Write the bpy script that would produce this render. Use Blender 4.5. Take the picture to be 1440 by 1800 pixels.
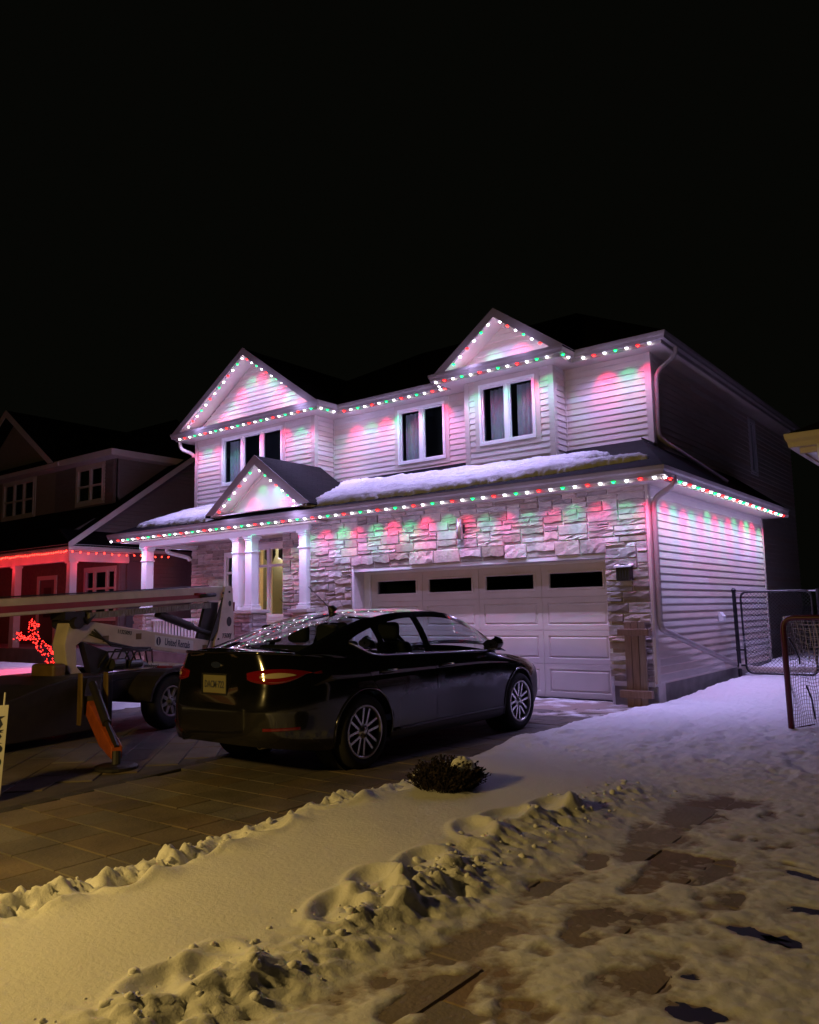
import bpy, bmesh, math, random
import numpy as np
from mathutils import Vector, Matrix

for o in list(bpy.data.objects):
    bpy.data.objects.remove(o, do_unlink=True)
S = bpy.context.scene
COL = S.collection
R = math.radians

# ------------------------------------------------------------------ camera
yaw, pitch, roll = R(-37.67), R(6.966), R(-1.069)
fwd = Vector((math.sin(yaw)*math.cos(pitch), math.cos(yaw)*math.cos(pitch), math.sin(pitch)))
r0 = Vector((math.cos(yaw), -math.sin(yaw), 0)); u0 = r0.cross(fwd)
rt = r0*math.cos(roll)+u0*math.sin(roll); up = rt.cross(fwd)
CAM = Vector((4.44, -11.5, 1.36))
cam = bpy.data.cameras.new('camera'); camo = bpy.data.objects.new('camera', cam); COL.objects.link(camo)
cam.sensor_fit = 'HORIZONTAL'; cam.sensor_width = 36; cam.lens = 36*1415/1440
cam.clip_start = .05; cam.clip_end = 1500
camo.matrix_world = Matrix(((rt.x, up.x, -fwd.x, CAM.x), (rt.y, up.y, -fwd.y, CAM.y), (rt.z, up.z, -fwd.z, CAM.z), (0, 0, 0, 1)))
S.camera = camo

def proj(p):                                   # where a point falls in the picture (used only to cull unseen pavers)
    d = Vector(p)-CAM; z = d.dot(fwd)
    if z < .2: return None
    return 720+1415*d.dot(rt)/z, 900-1415*d.dot(up)/z

# ------------------------------------------------------------------ sky and light
W = bpy.data.worlds.new('World'); S.world = W; W.use_nodes = True
nt = W.node_tree; bg = nt.nodes['Background']
bg.inputs['Color'].default_value = (.0017, .0018, .0012, 1); bg.inputs['Strength'].default_value = 1.0

ENERGY = 33          # one white roofline spot
def lamp(name, kind, energy, color, size=.02, **k):
    l = bpy.data.lights.new(name, kind); l.energy = energy; l.color = color
    if kind in ('POINT', 'SPOT'): l.shadow_soft_size = size
    for a, b in k.items(): setattr(l, a, b)
    return l
# the sodium street lamp out of view, low and near on the viewer's left
sl = bpy.data.objects.new('street_light', lamp('street_light', 'POINT', 440, (1.0, .66, .18), .18))
sl.location = (-.8, -11.6, 2.4); COL.objects.link(sl)

vs = S.view_settings
vs.view_transform = 'Standard'; vs.look = 'None'; vs.exposure = 0; vs.gamma = 1; vs.use_curve_mapping = False
S.render.engine = 'CYCLES'

# ------------------------------------------------------------------ helpers
WL = {}
def wloc(o): return WL.get(o.name, Vector((0, 0, 0))) if o else Vector((0, 0, 0))

def link(o, parent=None, loc=(0, 0, 0), local=False):
    COL.objects.link(o)
    loc = Vector(loc)
    if parent is not None and local:
        o.parent = parent; o.location = loc; WL[o.name] = Vector((0, 0, 0))
    elif parent is not None:
        o.parent = parent; o.location = loc-wloc(parent); WL[o.name] = loc
    else:
        o.location = loc; WL[o.name] = loc
    return o

def tag(o, label=None, cat=None, group=None, kind=None):
    if label: o['label'] = label
    if cat: o['category'] = cat
    if group: o['group'] = group
    if kind: o['kind'] = kind
    return o

def thing(name, label, cat, loc=(0, 0, 0), rz=0, group=None):
    o = bpy.data.objects.new(name, None); o.empty_display_size = .1
    link(o, None, loc); o.rotation_euler = (0, 0, rz)
    return tag(o, label, cat, group)

class MB:
    def __init__(s): s.v = []; s.f = []
    def add(s, vs, fs):
        n = len(s.v); s.v += [tuple(p) for p in vs]; s.f += [tuple(i+n for i in f) for f in fs]; return s
    def box(s, x0, y0, z0, x1, y1, z1):
        x0, x1 = min(x0, x1), max(x0, x1); y0, y1 = min(y0, y1), max(y0, y1); z0, z1 = min(z0, z1), max(z0, z1)
        return s.add([(x0,y0,z0),(x1,y0,z0),(x1,y1,z0),(x0,y1,z0),(x0,y0,z1),(x1,y0,z1),(x1,y1,z1),(x0,y1,z1)],
                     [(0,3,2,1),(4,5,6,7),(0,1,5,4),(1,2,6,5),(2,3,7,6),(3,0,4,7)])
    def prism(s, pts, vec):
        n = len(pts); vec = Vector(vec); a = [Vector(p) for p in pts]; b = [p+vec for p in a]
        fs = [tuple(range(n)), tuple(range(2*n-1, n-1, -1))]
        for i in range(n): j = (i+1) % n; fs.append((j, i, i+n, j+n))
        return s.add(a+b, fs)
    def poly(s, pts): return s.add(pts, [tuple(range(len(pts)))])
    def bar(s, p, q, w, h, upv=(0, 0, 1)):            # rectangular bar from p to q: w sideways, h along up
        p, q = Vector(p), Vector(q); d = (q-p).normalized(); sd = d.cross(Vector(upv)).normalized(); u = sd.cross(d)
        c = [sd*(-w/2)+u*(-h/2), sd*(w/2)+u*(-h/2), sd*(w/2)+u*(h/2), sd*(-w/2)+u*(h/2)]
        return s.add([p+k for k in c]+[q+k for k in c], [(0,3,2,1),(4,5,6,7),(0,1,5,4),(1,2,6,5),(2,3,7,6),(3,0,4,7)])
    def tube(s, pts, r, n=8, caps=True):
        pts = [Vector(p) for p in pts]; rs = r if isinstance(r, (list, tuple)) else [r]*len(pts)
        rings = []; prev = None
        for i, p in enumerate(pts):
            d = (pts[min(i+1, len(pts)-1)]-pts[max(i-1, 0)]).normalized()
            if prev is None:
                a = Vector((0, 0, 1)) if abs(d.z) < .9 else Vector((1, 0, 0)); x = d.cross(a).normalized()
            else:
                x = (prev-d*prev.dot(d)).normalized()
            prev = x; y = d.cross(x)
            rings.append([p+(x*math.cos(t)+y*math.sin(t))*rs[i] for t in [2*math.pi*k/n for k in range(n)]])
        vs = [q for ring in rings for q in ring]; fs = []
        for i in range(len(pts)-1):
            for k in range(n):
                k2 = (k+1) % n; fs.append((i*n+k, i*n+k2, (i+1)*n+k2, (i+1)*n+k))
        if caps: fs.append(tuple(range(n-1, -1, -1))); fs.append(tuple(range((len(pts)-1)*n, len(pts)*n)))
        return s.add(vs, fs)
    def lathe(s, prof, c, ax, n=24):                  # prof = [(r, along)]; axis 'x' 'y' 'z'
        vs = []; m = len(prof)
        for k in range(n):
            t = 2*math.pi*k/n; ca, sa = math.cos(t), math.sin(t)
            for r, h in prof:
                p = {'x': (h, r*ca, r*sa), 'y': (r*sa, h, r*ca), 'z': (r*ca, r*sa, h)}[ax]
                vs.append((c[0]+p[0], c[1]+p[1], c[2]+p[2]))
        fs = []
        for k in range(n):
            k2 = (k+1) % n
            for i in range(m-1): fs.append((k*m+i, k2*m+i, k2*m+i+1, k*m+i+1))
        return s.add(vs, fs)
    def grid(s, fn, nu, nv):
        vs = [fn(i/nu, j/nv) for i in range(nu+1) for j in range(nv+1)]
        fs = [(i*(nv+1)+j, (i+1)*(nv+1)+j, (i+1)*(nv+1)+j+1, i*(nv+1)+j+1) for i in range(nu) for j in range(nv)]
        return s.add(vs, fs)
    def mesh(s, name, mat, smooth=False, recalc=True):
        m = bpy.data.meshes.new(name); m.from_pydata(s.v, [], s.f)
        if recalc:
            b = bmesh.new(); b.from_mesh(m); bmesh.ops.recalc_face_normals(b, faces=b.faces); b.to_mesh(m); b.free()
        if mat: m.materials.append(mat)
        if smooth: m.shade_smooth()
        m.update(); return m
    def obj(s, name, mat, parent=None, smooth=False, local=False, loc=(0, 0, 0), recalc=True):
        return link(bpy.data.objects.new(name, s.mesh(name, mat, smooth, recalc)), parent, loc, local)

def pieces(mb, name, m, parent=None, local=False, fn=None):
    up_ = list(range(len(mb.v)))
    def find(i):
        while up_[i] != i: up_[i] = up_[up_[i]]; i = up_[i]
        return i
    for f in mb.f:
        for k in f[1:]: up_[find(k)] = find(f[0])
    groups = {}
    for f in mb.f: groups.setdefault(find(f[0]), []).append(f)
    out = []
    for fs in groups.values():
        ids = sorted({i for f in fs for i in f}); mp = {i: k for k, i in enumerate(ids)}
        p = MB(); p.v = [mb.v[i] for i in ids]; p.f = [tuple(mp[i] for i in f) for f in fs]
        o = p.obj(name, m, parent, local=local); out.append(o)
        if fn: fn(o)
    return out

def smooth_by_angle(o, deg=35):
    m = o.data; m.shade_smooth()
    b = bmesh.new(); b.from_mesh(m)
    for e in b.edges:
        if len(e.link_faces) == 2 and e.calc_face_angle(0) > R(deg): e.smooth = False
    b.to_mesh(m); b.free()

def bevel(o, w=.01, seg=2, ang=40):
    md = o.modifiers.new('bevel', 'BEVEL'); md.width = w; md.segments = seg; md.limit_method = 'ANGLE'; md.angle_limit = R(ang)
    return o

def text_mesh(name, txt, size, mat, parent, M, local=True, depth=.0015, sx=1.0, shear=0):
    c = bpy.data.curves.new(name, 'FONT'); c.body = txt; c.size = size; c.extrude = depth; c.align_x = 'CENTER'; c.align_y = 'CENTER'
    c.shear = shear; c.offset = size*.012; c.resolution_u = 3
    t = bpy.data.objects.new(name+'_tmp', c); COL.objects.link(t)
    dg = bpy.context.evaluated_depsgraph_get(); me = bpy.data.meshes.new_from_object(t.evaluated_get(dg))
    bpy.data.objects.remove(t, do_unlink=True); bpy.data.curves.remove(c)
    me.name = name; me.transform(M @ Matrix.Diagonal((sx, 1, 1, 1))); me.materials.clear(); me.materials.append(mat)
    return link(bpy.data.objects.new(name, me), parent, (0, 0, 0), local)

def frame_matrix(o, u, v):                      # text plane: u = reading direction, v = up
    u = Vector(u).normalized(); v = Vector(v).normalized(); n = u.cross(v)
    return Matrix(((u.x, v.x, n.x, o[0]), (u.y, v.y, n.y, o[1]), (u.z, v.z, n.z, o[2]), (0, 0, 0, 1)))

# ---- numpy noise for the snow
def _h(ix, iy, s):
    n = (ix*374761393+iy*668265263+s*974634777) & 0x7fffffff
    n = ((n ^ (n >> 13))*1274126177) & 0x7fffffff
    return ((n ^ (n >> 16)) & 0xffff)/65535.0
def vnoise(x, y, s=0):
    x = np.asarray(x, float); y = np.asarray(y, float)
    xi = np.floor(x).astype(np.int64); yi = np.floor(y).astype(np.int64); fx = x-xi; fy = y-yi
    fx = fx*fx*fx*(fx*(fx*6-15)+10); fy = fy*fy*fy*(fy*(fy*6-15)+10)
    a = _h(xi, yi, s); b = _h(xi+1, yi, s); c = _h(xi, yi+1, s); d = _h(xi+1, yi+1, s)
    return (a*(1-fx)+b*fx)*(1-fy)+(c*(1-fx)+d*fx)*fy
def fbm(x, y, s=0, o=4, g=.5):
    t = 0; a = 1; n = 0
    for i in range(o):
        t = t+a*vnoise(x*2**i+i*17.3, y*2**i-i*9.1, s+i); n += a; a *= g
    return t/n
def worley(x, y, s=0):
    xi = np.floor(x).astype(np.int64); yi = np.floor(y).astype(np.int64); best = np.full(np.shape(x), 9.0)
    for dx in (-1, 0, 1):
        for dy in (-1, 0, 1):
            cx = xi+dx; cy = yi+dy
            px = cx+_h(cx, cy, s); py = cy+_h(cx, cy, s+7)
            best = np.minimum(best, (x-px)**2+(y-py)**2)
    return np.sqrt(best)
def ss(a, b, x):
    t = np.clip((x-a)/(b-a), 0, 1); return t*t*(3-2*t)

# ------------------------------------------------------------------ materials
MATS = {}
def mat(name, col, rough=.6, metal=0, spec=.5, var=0, vscale=8, bump=0, bscale=40, coat=0, rand=0, col2=None, emit=None, estr=0, stretch=None, world=False):
    m = bpy.data.materials.new(name); m.use_nodes = True; t = m.node_tree; N = t.nodes; L = t.links
    b = N['Principled BSDF']; b.inputs['Roughness'].default_value = rough; b.inputs['Metallic'].default_value = metal
    b.inputs['Specular IOR Level'].default_value = spec; b.inputs['Coat Weight'].default_value = coat; b.inputs['Coat Roughness'].default_value = .03
    b.inputs['Base Color'].default_value = (*col, 1)
    tc = N.new('ShaderNodeTexCoord'); vec = tc.outputs['Object'] if not world else N.new('ShaderNodeNewGeometry').outputs['Position']
    if stretch:
        mp = N.new('ShaderNodeMapping'); mp.inputs['Scale'].default_value = stretch; L.new(vec, mp.inputs[0]); vec = mp.outputs[0]
    if var or col2:
        n = N.new('ShaderNodeTexNoise'); n.inputs['Scale'].default_value = vscale; n.inputs['Detail'].default_value = 5; L.new(vec, n.inputs['Vector'])
        rp = N.new('ShaderNodeMapRange'); rp.inputs[1].default_value = .3; rp.inputs[2].default_value = .7; L.new(n.outputs['Fac'], rp.inputs[0])
        mx = N.new('ShaderNodeMix'); mx.data_type = 'RGBA'; L.new(rp.outputs[0], mx.inputs[0])
        c2 = col2 or tuple(c*(1+var) for c in col); c1 = col if col2 else tuple(c*(1-var) for c in col)
        mx.inputs[6].default_value = (*c1, 1); mx.inputs[7].default_value = (*c2, 1); out = mx.outputs[2]
        if rand:
            oi = N.new('ShaderNodeObjectInfo'); hs = N.new('ShaderNodeHueSaturation')
            r1 = N.new('ShaderNodeMapRange'); r1.inputs[3].default_value = 1-rand; r1.inputs[4].default_value = 1+rand
            L.new(oi.outputs['Random'], r1.inputs[0]); L.new(r1.outputs[0], hs.inputs['Value'])
            ml = N.new('ShaderNodeMath'); ml.operation = 'MULTIPLY'; ml.inputs[1].default_value = 7.31
            fr = N.new('ShaderNodeMath'); fr.operation = 'FRACT'; L.new(oi.outputs['Random'], ml.inputs[0]); L.new(ml.outputs[0], fr.inputs[0])
            r2 = N.new('ShaderNodeMapRange'); r2.inputs[3].default_value = .5; r2.inputs[4].default_value = 1.35
            L.new(fr.outputs[0], r2.inputs[0]); L.new(r2.outputs[0], hs.inputs['Saturation']); L.new(out, hs.inputs['Color']); out = hs.outputs[0]
        L.new(out, b.inputs['Base Color'])
    if bump:
        n2 = N.new('ShaderNodeTexNoise'); n2.inputs['Scale'].default_value = bscale; n2.inputs['Detail'].default_value = 6; L.new(vec, n2.inputs['Vector'])
        bp = N.new('ShaderNodeBump'); bp.inputs['Strength'].default_value = bump; bp.inputs['Distance'].default_value = .02
        L.new(n2.outputs['Fac'], bp.inputs['Height']); L.new(bp.outputs[0], b.inputs['Normal'])
    if emit:
        b.inputs['Emission Color'].default_value = (*emit, 1); b.inputs['Emission Strength'].default_value = estr
    MATS[name] = m; return m

def shingle_mat(name, c1, c2):
    m = mat(name, c1, .9, spec=.12, var=.35, vscale=14); t = m.node_tree; N = t.nodes; L = t.links; b = N['Principled BSDF']
    tc = N.new('ShaderNodeTexCoord'); sp = N.new('ShaderNodeSeparateXYZ'); L.new(tc.outputs['Object'], sp.inputs[0])
    ad = N.new('ShaderNodeMath'); ad.operation = 'ADD'; L.new(sp.outputs[0], ad.inputs[0]); L.new(sp.outputs[1], ad.inputs[1])
    cb = N.new('ShaderNodeCombineXYZ'); L.new(ad.outputs[0], cb.inputs[0])
    z = N.new('ShaderNodeMath'); z.operation = 'MULTIPLY'; z.inputs[1].default_value = 2.4; L.new(sp.outputs[2], z.inputs[0]); L.new(z.outputs[0], cb.inputs[1])
    br = N.new('ShaderNodeTexBrick'); br.inputs['Scale'].default_value = 1; br.inputs['Brick Width'].default_value = .3; br.inputs['Row Height'].default_value = .14
    br.inputs['Mortar Size'].default_value = .008; br.inputs['Color1'].default_value = (*c1, 1); br.inputs['Color2'].default_value = (*c2, 1); br.inputs['Mortar'].default_value = (c1[0]*.4, c1[1]*.4, c1[2]*.4, 1)
    L.new(cb.outputs[0], br.inputs['Vector']); L.new(br.outputs['Color'], b.inputs['Base Color'])
    bp = N.new('ShaderNodeBump'); bp.invert = True; bp.inputs['Strength'].default_value = .6; bp.inputs['Distance'].default_value = .01; L.new(br.outputs['Fac'], bp.inputs['Height']); L.new(bp.outputs[0], b.inputs['Normal'])
    return m

def glass_mat(name, tint, refl=1.0):
    m = bpy.data.materials.new(name); m.use_nodes = True; t = m.node_tree; N = t.nodes; L = t.links
    N.remove(N['Principled BSDF']); o = N['Material Output']
    tr = N.new('ShaderNodeBsdfTransparent'); tr.inputs[0].default_value = (*tint, 1)
    gl = N.new('ShaderNodeBsdfGlossy'); gl.inputs['Roughness'].default_value = .02; gl.inputs[0].default_value = (refl, refl, refl, 1)
    fr = N.new('ShaderNodeFresnel'); ge = N.new('ShaderNodeNewGeometry'); ir = N.new('ShaderNodeMapRange'); ir.inputs[3].default_value = 1.5; ir.inputs[4].default_value = 1/1.5
    L.new(ge.outputs['Backfacing'], ir.inputs[0]); L.new(ir.outputs[0], fr.inputs[0])          # thin pane: same reflection from either side
    mx = N.new('ShaderNodeMixShader'); L.new(fr.outputs[0], mx.inputs[0]); L.new(tr.outputs[0], mx.inputs[1]); L.new(gl.outputs[0], mx.inputs[2]); L.new(mx.outputs[0], o.inputs[0])
    MATS[name] = m; return m

def emit_mat(name, col, st):
    m = bpy.data.materials.new(name); m.use_nodes = True; t = m.node_tree; N = t.nodes
    N.remove(N['Principled BSDF']); e = N.new('ShaderNodeEmission'); e.inputs[0].default_value = (*col, 1); e.inputs[1].default_value = st
    t.links.new(e.outputs[0], N['Material Output'].inputs[0]); m.cycles.emission_sampling = 'NONE'; MATS[name] = m; return m

M_siding = mat('siding', (.55, .455, .405), .55, var=.07, vscale=2.2, bump=.06, bscale=90, stretch=(1, 1, 6), rand=.035)
M_sidedk = mat('siding_neighbour', (.20, .185, .185), .6, var=.05, bump=.05)
M_trim = mat('taupe_trim', (.27, .235, .22), .5, var=.05, vscale=5)
M_trimlt = mat('beige_trim', (.50, .43, .38), .5, var=.04, vscale=5)
M_white = mat('white_trim', (.72, .71, .70), .45, var=.03, vscale=6)
M_white2 = mat('neighbour_trim', (.58, .56, .54), .55, var=.05, vscale=5)
M_stone = mat('stone', (.46, .375, .32), .85, col2=(.31, .255, .225), vscale=7, bump=.6, bscale=26, rand=.36)
M_mortar = mat('mortar', (.58, .53, .50), .95, var=.1, bump=.3, bscale=60)
M_cap = mat('stone_cap', (.50, .45, .41), .85, var=.08, bump=.2, bscale=50)
M_conc = mat('concrete', (.22, .205, .19), .9, var=.18, vscale=4, bump=.25, bscale=30)
M_door = mat('garage_door', (.58, .52, .48), .5, var=.07, vscale=1.8, bump=.05, bscale=120)
M_shing = shingle_mat('shingles', (.016, .013, .012), (.009, .0075, .0075))
M_shingdk = shingle_mat('shingles_neighbour', (.012, .012, .013), (.008, .008, .009))
M_glass = glass_mat('window_glass', (.50, .57, .60), .9)
M_room = mat('dark_room', (.10, .115, .125), .9)
M_curt = mat('curtain', (.62, .62, .64), .9, var=.1, vscale=6)
M_black = mat('black_plastic', (.012, .012, .013), .45)
M_iron = mat('black_iron', (.01, .01, .012), .4, var=.2)
M_steel = mat('brushed_steel', (.55, .54, .53), .3, metal=1)
M_wood = mat('rough_wood', (.27, .19, .15), .8, col2=(.19, .13, .10), vscale=5, bump=.4, bscale=20, stretch=(9, 9, .7), rand=.15)
M_paver = mat('paver', (.175, .138, .104), .85, col2=(.090, .072, .057), vscale=2.6, world=True, bump=.35, bscale=45, rand=.16)
M_band = mat('paver_dark', (.040, .034, .028), .85, var=.2, vscale=7, bump=.35, bscale=45, rand=.2)
M_joint = mat('joint_sand', (.018, .015, .012), .95, var=.2)
M_wpaver = mat('walk_paver', (.30, .225, .165), .85, col2=(.20, .15, .11), vscale=3, bump=.35, bscale=45, rand=.12, world=True)
M_red = mat('red_paint', (.085, .008, .010), .4, var=.15, vscale=12)
M_net = mat('net_cord', (.50, .45, .40), .9, var=.15, vscale=20)
M_ice = mat('wet_dark', (.008, .007, .006), .6, spec=.15)

def snow_mat(name, col=(.80, .80, .81), b1=.34):
    m = mat(name, col, .75, spec=.25, var=.03, vscale=2.2); t = m.node_tree; N = t.nodes; L = t.links; b = N['Principled BSDF']
    tc = N.new('ShaderNodeTexCoord')
    n1 = N.new('ShaderNodeTexNoise'); n1.inputs['Scale'].default_value = 34; n1.inputs['Detail'].default_value = 8; n1.inputs['Roughness'].default_value = .65
    n2 = N.new('ShaderNodeTexNoise'); n2.inputs['Scale'].default_value = 170; n2.inputs['Detail'].default_value = 3
    L.new(tc.outputs['Object'], n1.inputs['Vector']); L.new(tc.outputs['Object'], n2.inputs['Vector'])
    ad = N.new('ShaderNodeMath'); ad.operation = 'MULTIPLY_ADD'; ad.inputs[1].default_value = .25; L.new(n2.outputs['Fac'], ad.inputs[0]); L.new(n1.outputs['Fac'], ad.inputs[2])
    bp = N.new('ShaderNodeBump'); bp.inputs['Strength'].default_value = b1; bp.inputs['Distance'].default_value = .022
    L.new(ad.outputs[0], bp.inputs['Height']); L.new(bp.outputs[0], b.inputs['Normal'])
    return m
M_snow = snow_mat('snow'); M_snowroof = snow_mat('roof_snow', (.82, .82, .83), .7)
M_trod = snow_mat('trodden_snow', (.62, .60, .58), .6)

def slush_mat():                                  # snow that thins to grey slush where the layer runs out
    m = snow_mat('walked_snow'); t = m.node_tree; N = t.nodes; L = t.links; b = N['Principled BSDF']
    at = N.new('ShaderNodeAttribute'); at.attribute_name = 'thick'
    n = N.new('ShaderNodeTexNoise'); n.inputs['Scale'].default_value = 45; n.inputs['Detail'].default_value = 4
    tc = N.new('ShaderNodeTexCoord'); L.new(tc.outputs['Object'], n.inputs['Vector'])
    ad = N.new('ShaderNodeMath'); ad.operation = 'MULTIPLY_ADD'; ad.inputs[1].default_value = -.010; L.new(n.outputs['Fac'], ad.inputs[0]); L.new(at.outputs['Fac'], ad.inputs[2])
    mr = N.new('ShaderNodeMapRange'); mr.inputs[1].default_value = -.005; mr.inputs[2].default_value = .0055; L.new(ad.outputs[0], mr.inputs[0])
    mx = N.new('ShaderNodeMix'); mx.data_type = 'RGBA'; mx.inputs[6].default_value = (.34, .28, .235, 1); mx.inputs[7].default_value = (.79, .79, .80, 1)
    L.new(mr.outputs[0], mx.inputs[0]); L.new(mx.outputs[2], b.inputs['Base Color']); return m
M_slush = slush_mat()
# ------------------------------------------------------------------ ground
G = -.08
gm = MB(); gm.add([(-300, -300, -.16), (300, -300, -.16), (300, 400, -.16), (-300, 400, -.16)], [(0, 1, 2, 3)])
tag(gm.obj('ground', mat('far_ground', (.30, .29, .28), .9, var=.2, vscale=.3)), kind='structure')
drv = MB(); drv.add([(-7.2, -12.5, -.105), (.7, -12.5, -.105), (.7, .34, -.105), (-7.2, .34, -.105)], [(0, 1, 2, 3)])
driveway = tag(drv.obj('driveway', M_joint), kind='structure')
wk = MB(); wk.add([(.7, -12.5, -.106), (7, -12.5, -.106), (7, -2.5, -.106), (.7, -2.5, -.106)], [(0, 1, 2, 3)])
walkway = tag(wk.obj('walkway', M_joint), kind='structure')

def paver_mesh(w, l, name='paver', m=None, t=.03):
    c = .006; b = MB(); x, y = w/2, l/2
    vs = [(-x,-y,-t),(x,-y,-t),(x,y,-t),(-x,y,-t),(-x,-y,-c),(x,-y,-c),(x,y,-c),(-x,y,-c),(-x+c,-y+c,0),(x-c,-y+c,0),(x-c,y-c,0),(-x+c,y-c,0)]
    fs = [(0,1,5,4),(1,2,6,5),(2,3,7,6),(3,0,4,7),(4,5,9,8),(5,6,10,9),(6,7,11,10),(7,4,8,11),(8,9,10,11)]
    b.add(vs, fs); return b.mesh(name, m or M_paver)
def seen(x, y):
    q = proj((x, y, G)); return q is not None and -70 < q[0] < 1510 and q[1] < 1880
rp = random.Random(3)
def band_x(y): return -1.93-.168*(y+8.0)*1.0 if y < -5 else -2.434-.10*(y+5)
def drive_edge(y): return np.interp(y, [-11, -9.4, -8, -6, -3.4, -2, -.7, 0, 4], [.14, .12, .05, .0, -.24, -.22, -.10, .02, .02])
spare = MB(); npv = [0]
def put_paver(me, x, y, rz, parent, dz=0, limit=292):
    npv[0] += 1; z = G+dz+rp.uniform(-.0025, .0025)
    o = bpy.data.objects.new('paver', me); link(o, parent, (x, y, z)); o.rotation_euler = (rp.uniform(-.004, .004), rp.uniform(-.004, .004), rz)
    return o
# bordering field beside the lawn, laid square
sizes = [(.33, .50), (.33, .33), (.33, .25)]
pm = {s: paver_mesh(s[1]-.006, s[0]-.006) for s in sizes}
y = -11.6; row = 0
while y < -.2:
    h = .33; x = .52
    r4 = R(3.5)
    first = True
    while x > -5.5:
        s = rp.choice(sizes[:2] if not first else sizes); first = False
        cx, cy = x-s[1]/2, y+h/2
        wx = cx*math.cos(r4)-(cy+6)*math.sin(r4)*.0; 
        if cx-s[1]/2 < band_x(cy)+.03:
            w = cx+s[1]/2-band_x(cy)-.08
            if w > .08 and cy < -3.2 and seen(cx, cy): put_paver(paver_mesh(w-.006, h-.006), cx+s[1]/2-w/2, cy, 0, driveway)
            break
        if seen(cx, cy) and cy < -1.2: put_paver(pm[s], cx, cy, 0, driveway)
        x -= s[1]
    y += h; row += 1
# soldier course band
bm_ = paver_mesh(.14, .236, m=M_band)
yy = -11
while yy < -2.4:
    if seen(band_x(yy), yy):
        o = put_paver(bm_, band_x(yy), yy, math.atan2(band_x(yy-.1)-band_x(yy+.1), .2), driveway, .001)
    yy += .24
# main field laid at 45 degrees
pw, pl = .32, .64
pm45 = paver_mesh(pw-.007, pl-.007)
for i in range(-44, 45):
    for j in range(-24, 25):
        a = (i)*pw; b_ = (j+.5*(i % 2))*pl
        x = -4+(a+b_*-1)*.7071; yv = -5.5+(a+b_)*.7071
        ok = all(px < band_x(py)-.02 for px, py in ((x+(sx*pw+sy*-pl)/2*.7071, yv+(sx*pw+sy*pl)/2*.7071) for sx in (-1, 1) for sy in (-1, 1)))
        if ok and -7.0 < x and -11.5 < yv < -1.0 and seen(x, yv):
            put_paver(pm45, x, yv, R(45), driveway)
fillm = MB()
fillm.add([(-7.2, -12, G-.012)]+[(band_x(v)-.07, v, G-.012) for v in np.linspace(-12, .3, 14)]+[(-7.2, .3, G-.012)], [tuple(range(16))])
fillm.obj('border_bed', mat('border_bed', (.07, .056, .044), .9, var=.2), driveway)
# walkway stones, seen where the thin snow is worn away
for i in range(0, 14):
    for j in range(0, 22):
        w, l = .32, .62
        x = 1.75+i*w; yv = -11.4+(j+.5*(i % 2))*l
        if yv < -3 and seen(x, yv): put_paver(pm.setdefault('w', paver_mesh(w-.007, l-.007, m=M_wpaver)), x, yv, 0, walkway)

# ------------------------------------------------------------------ snow on the ground
HOLES = [(1.72, -7.91), (1.62, -7.27), (1.61, -6.87), (1.69, -8.29), (1.77, -8.64), (1.75, -9.51), (1.79, -9.35), (1.84, -8.45), (1.70, -6.45),
         (.52, -8.92), (.48, -9.42), (.45, -8.38), (.40, -7.80), (.42, -7.16), (.36, -8.12), (.33, -6.9), (.55, -9.9)]
BARE = [(2.36, -5.45, .22, .42, .075), (2.62, -5.12, .20, .30, .07), (2.45, -5.9, .16, .3, .06), (2.50, -6.42, .16, .22, .065), (2.28, -6.5, .12, .2, .05), (2.46, -6.85, .16, .16, .05), (2.27, -7.5, .13, .20, .06), (2.28, -7.78, .10, .16, .06),
        (2.69, -7.86, .16, .15, .06), (2.92, -7.74, .13, .12, .06), (2.43, -8.2, .11, .14, .06), (2.40, -8.40, .10, .12, .06), (2.76, -8.13, .09, .10, .06), (2.38, -8.64, .12, .13, .065), (2.62, -8.6, .13, .10, .06), (2.46, -8.93, .14, .13, .065), (2.60, -8.88, .12, .10, .06),
        (2.76, -8.74, .12, .09, .05), (2.20, -8.92, .12, .18, .07), (2.14, -9.2, .12, .18, .07), (1.98, -9.6, .12, .22, .075), (2.46, -4.3, .40, .12, .06), (3.30, -7.66, .12, .06, .07), (3.44, -7.67, .07, .06, .07), (3.35, -8.5, .10, .07, .08), (3.34, -6.70, .14, .05, .07), (3.46, -7.22, .08, .05, .06), (3.25, -8.25, .05, .04, .06), (3.22, -6.57, .08, .03, .06)]
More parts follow.
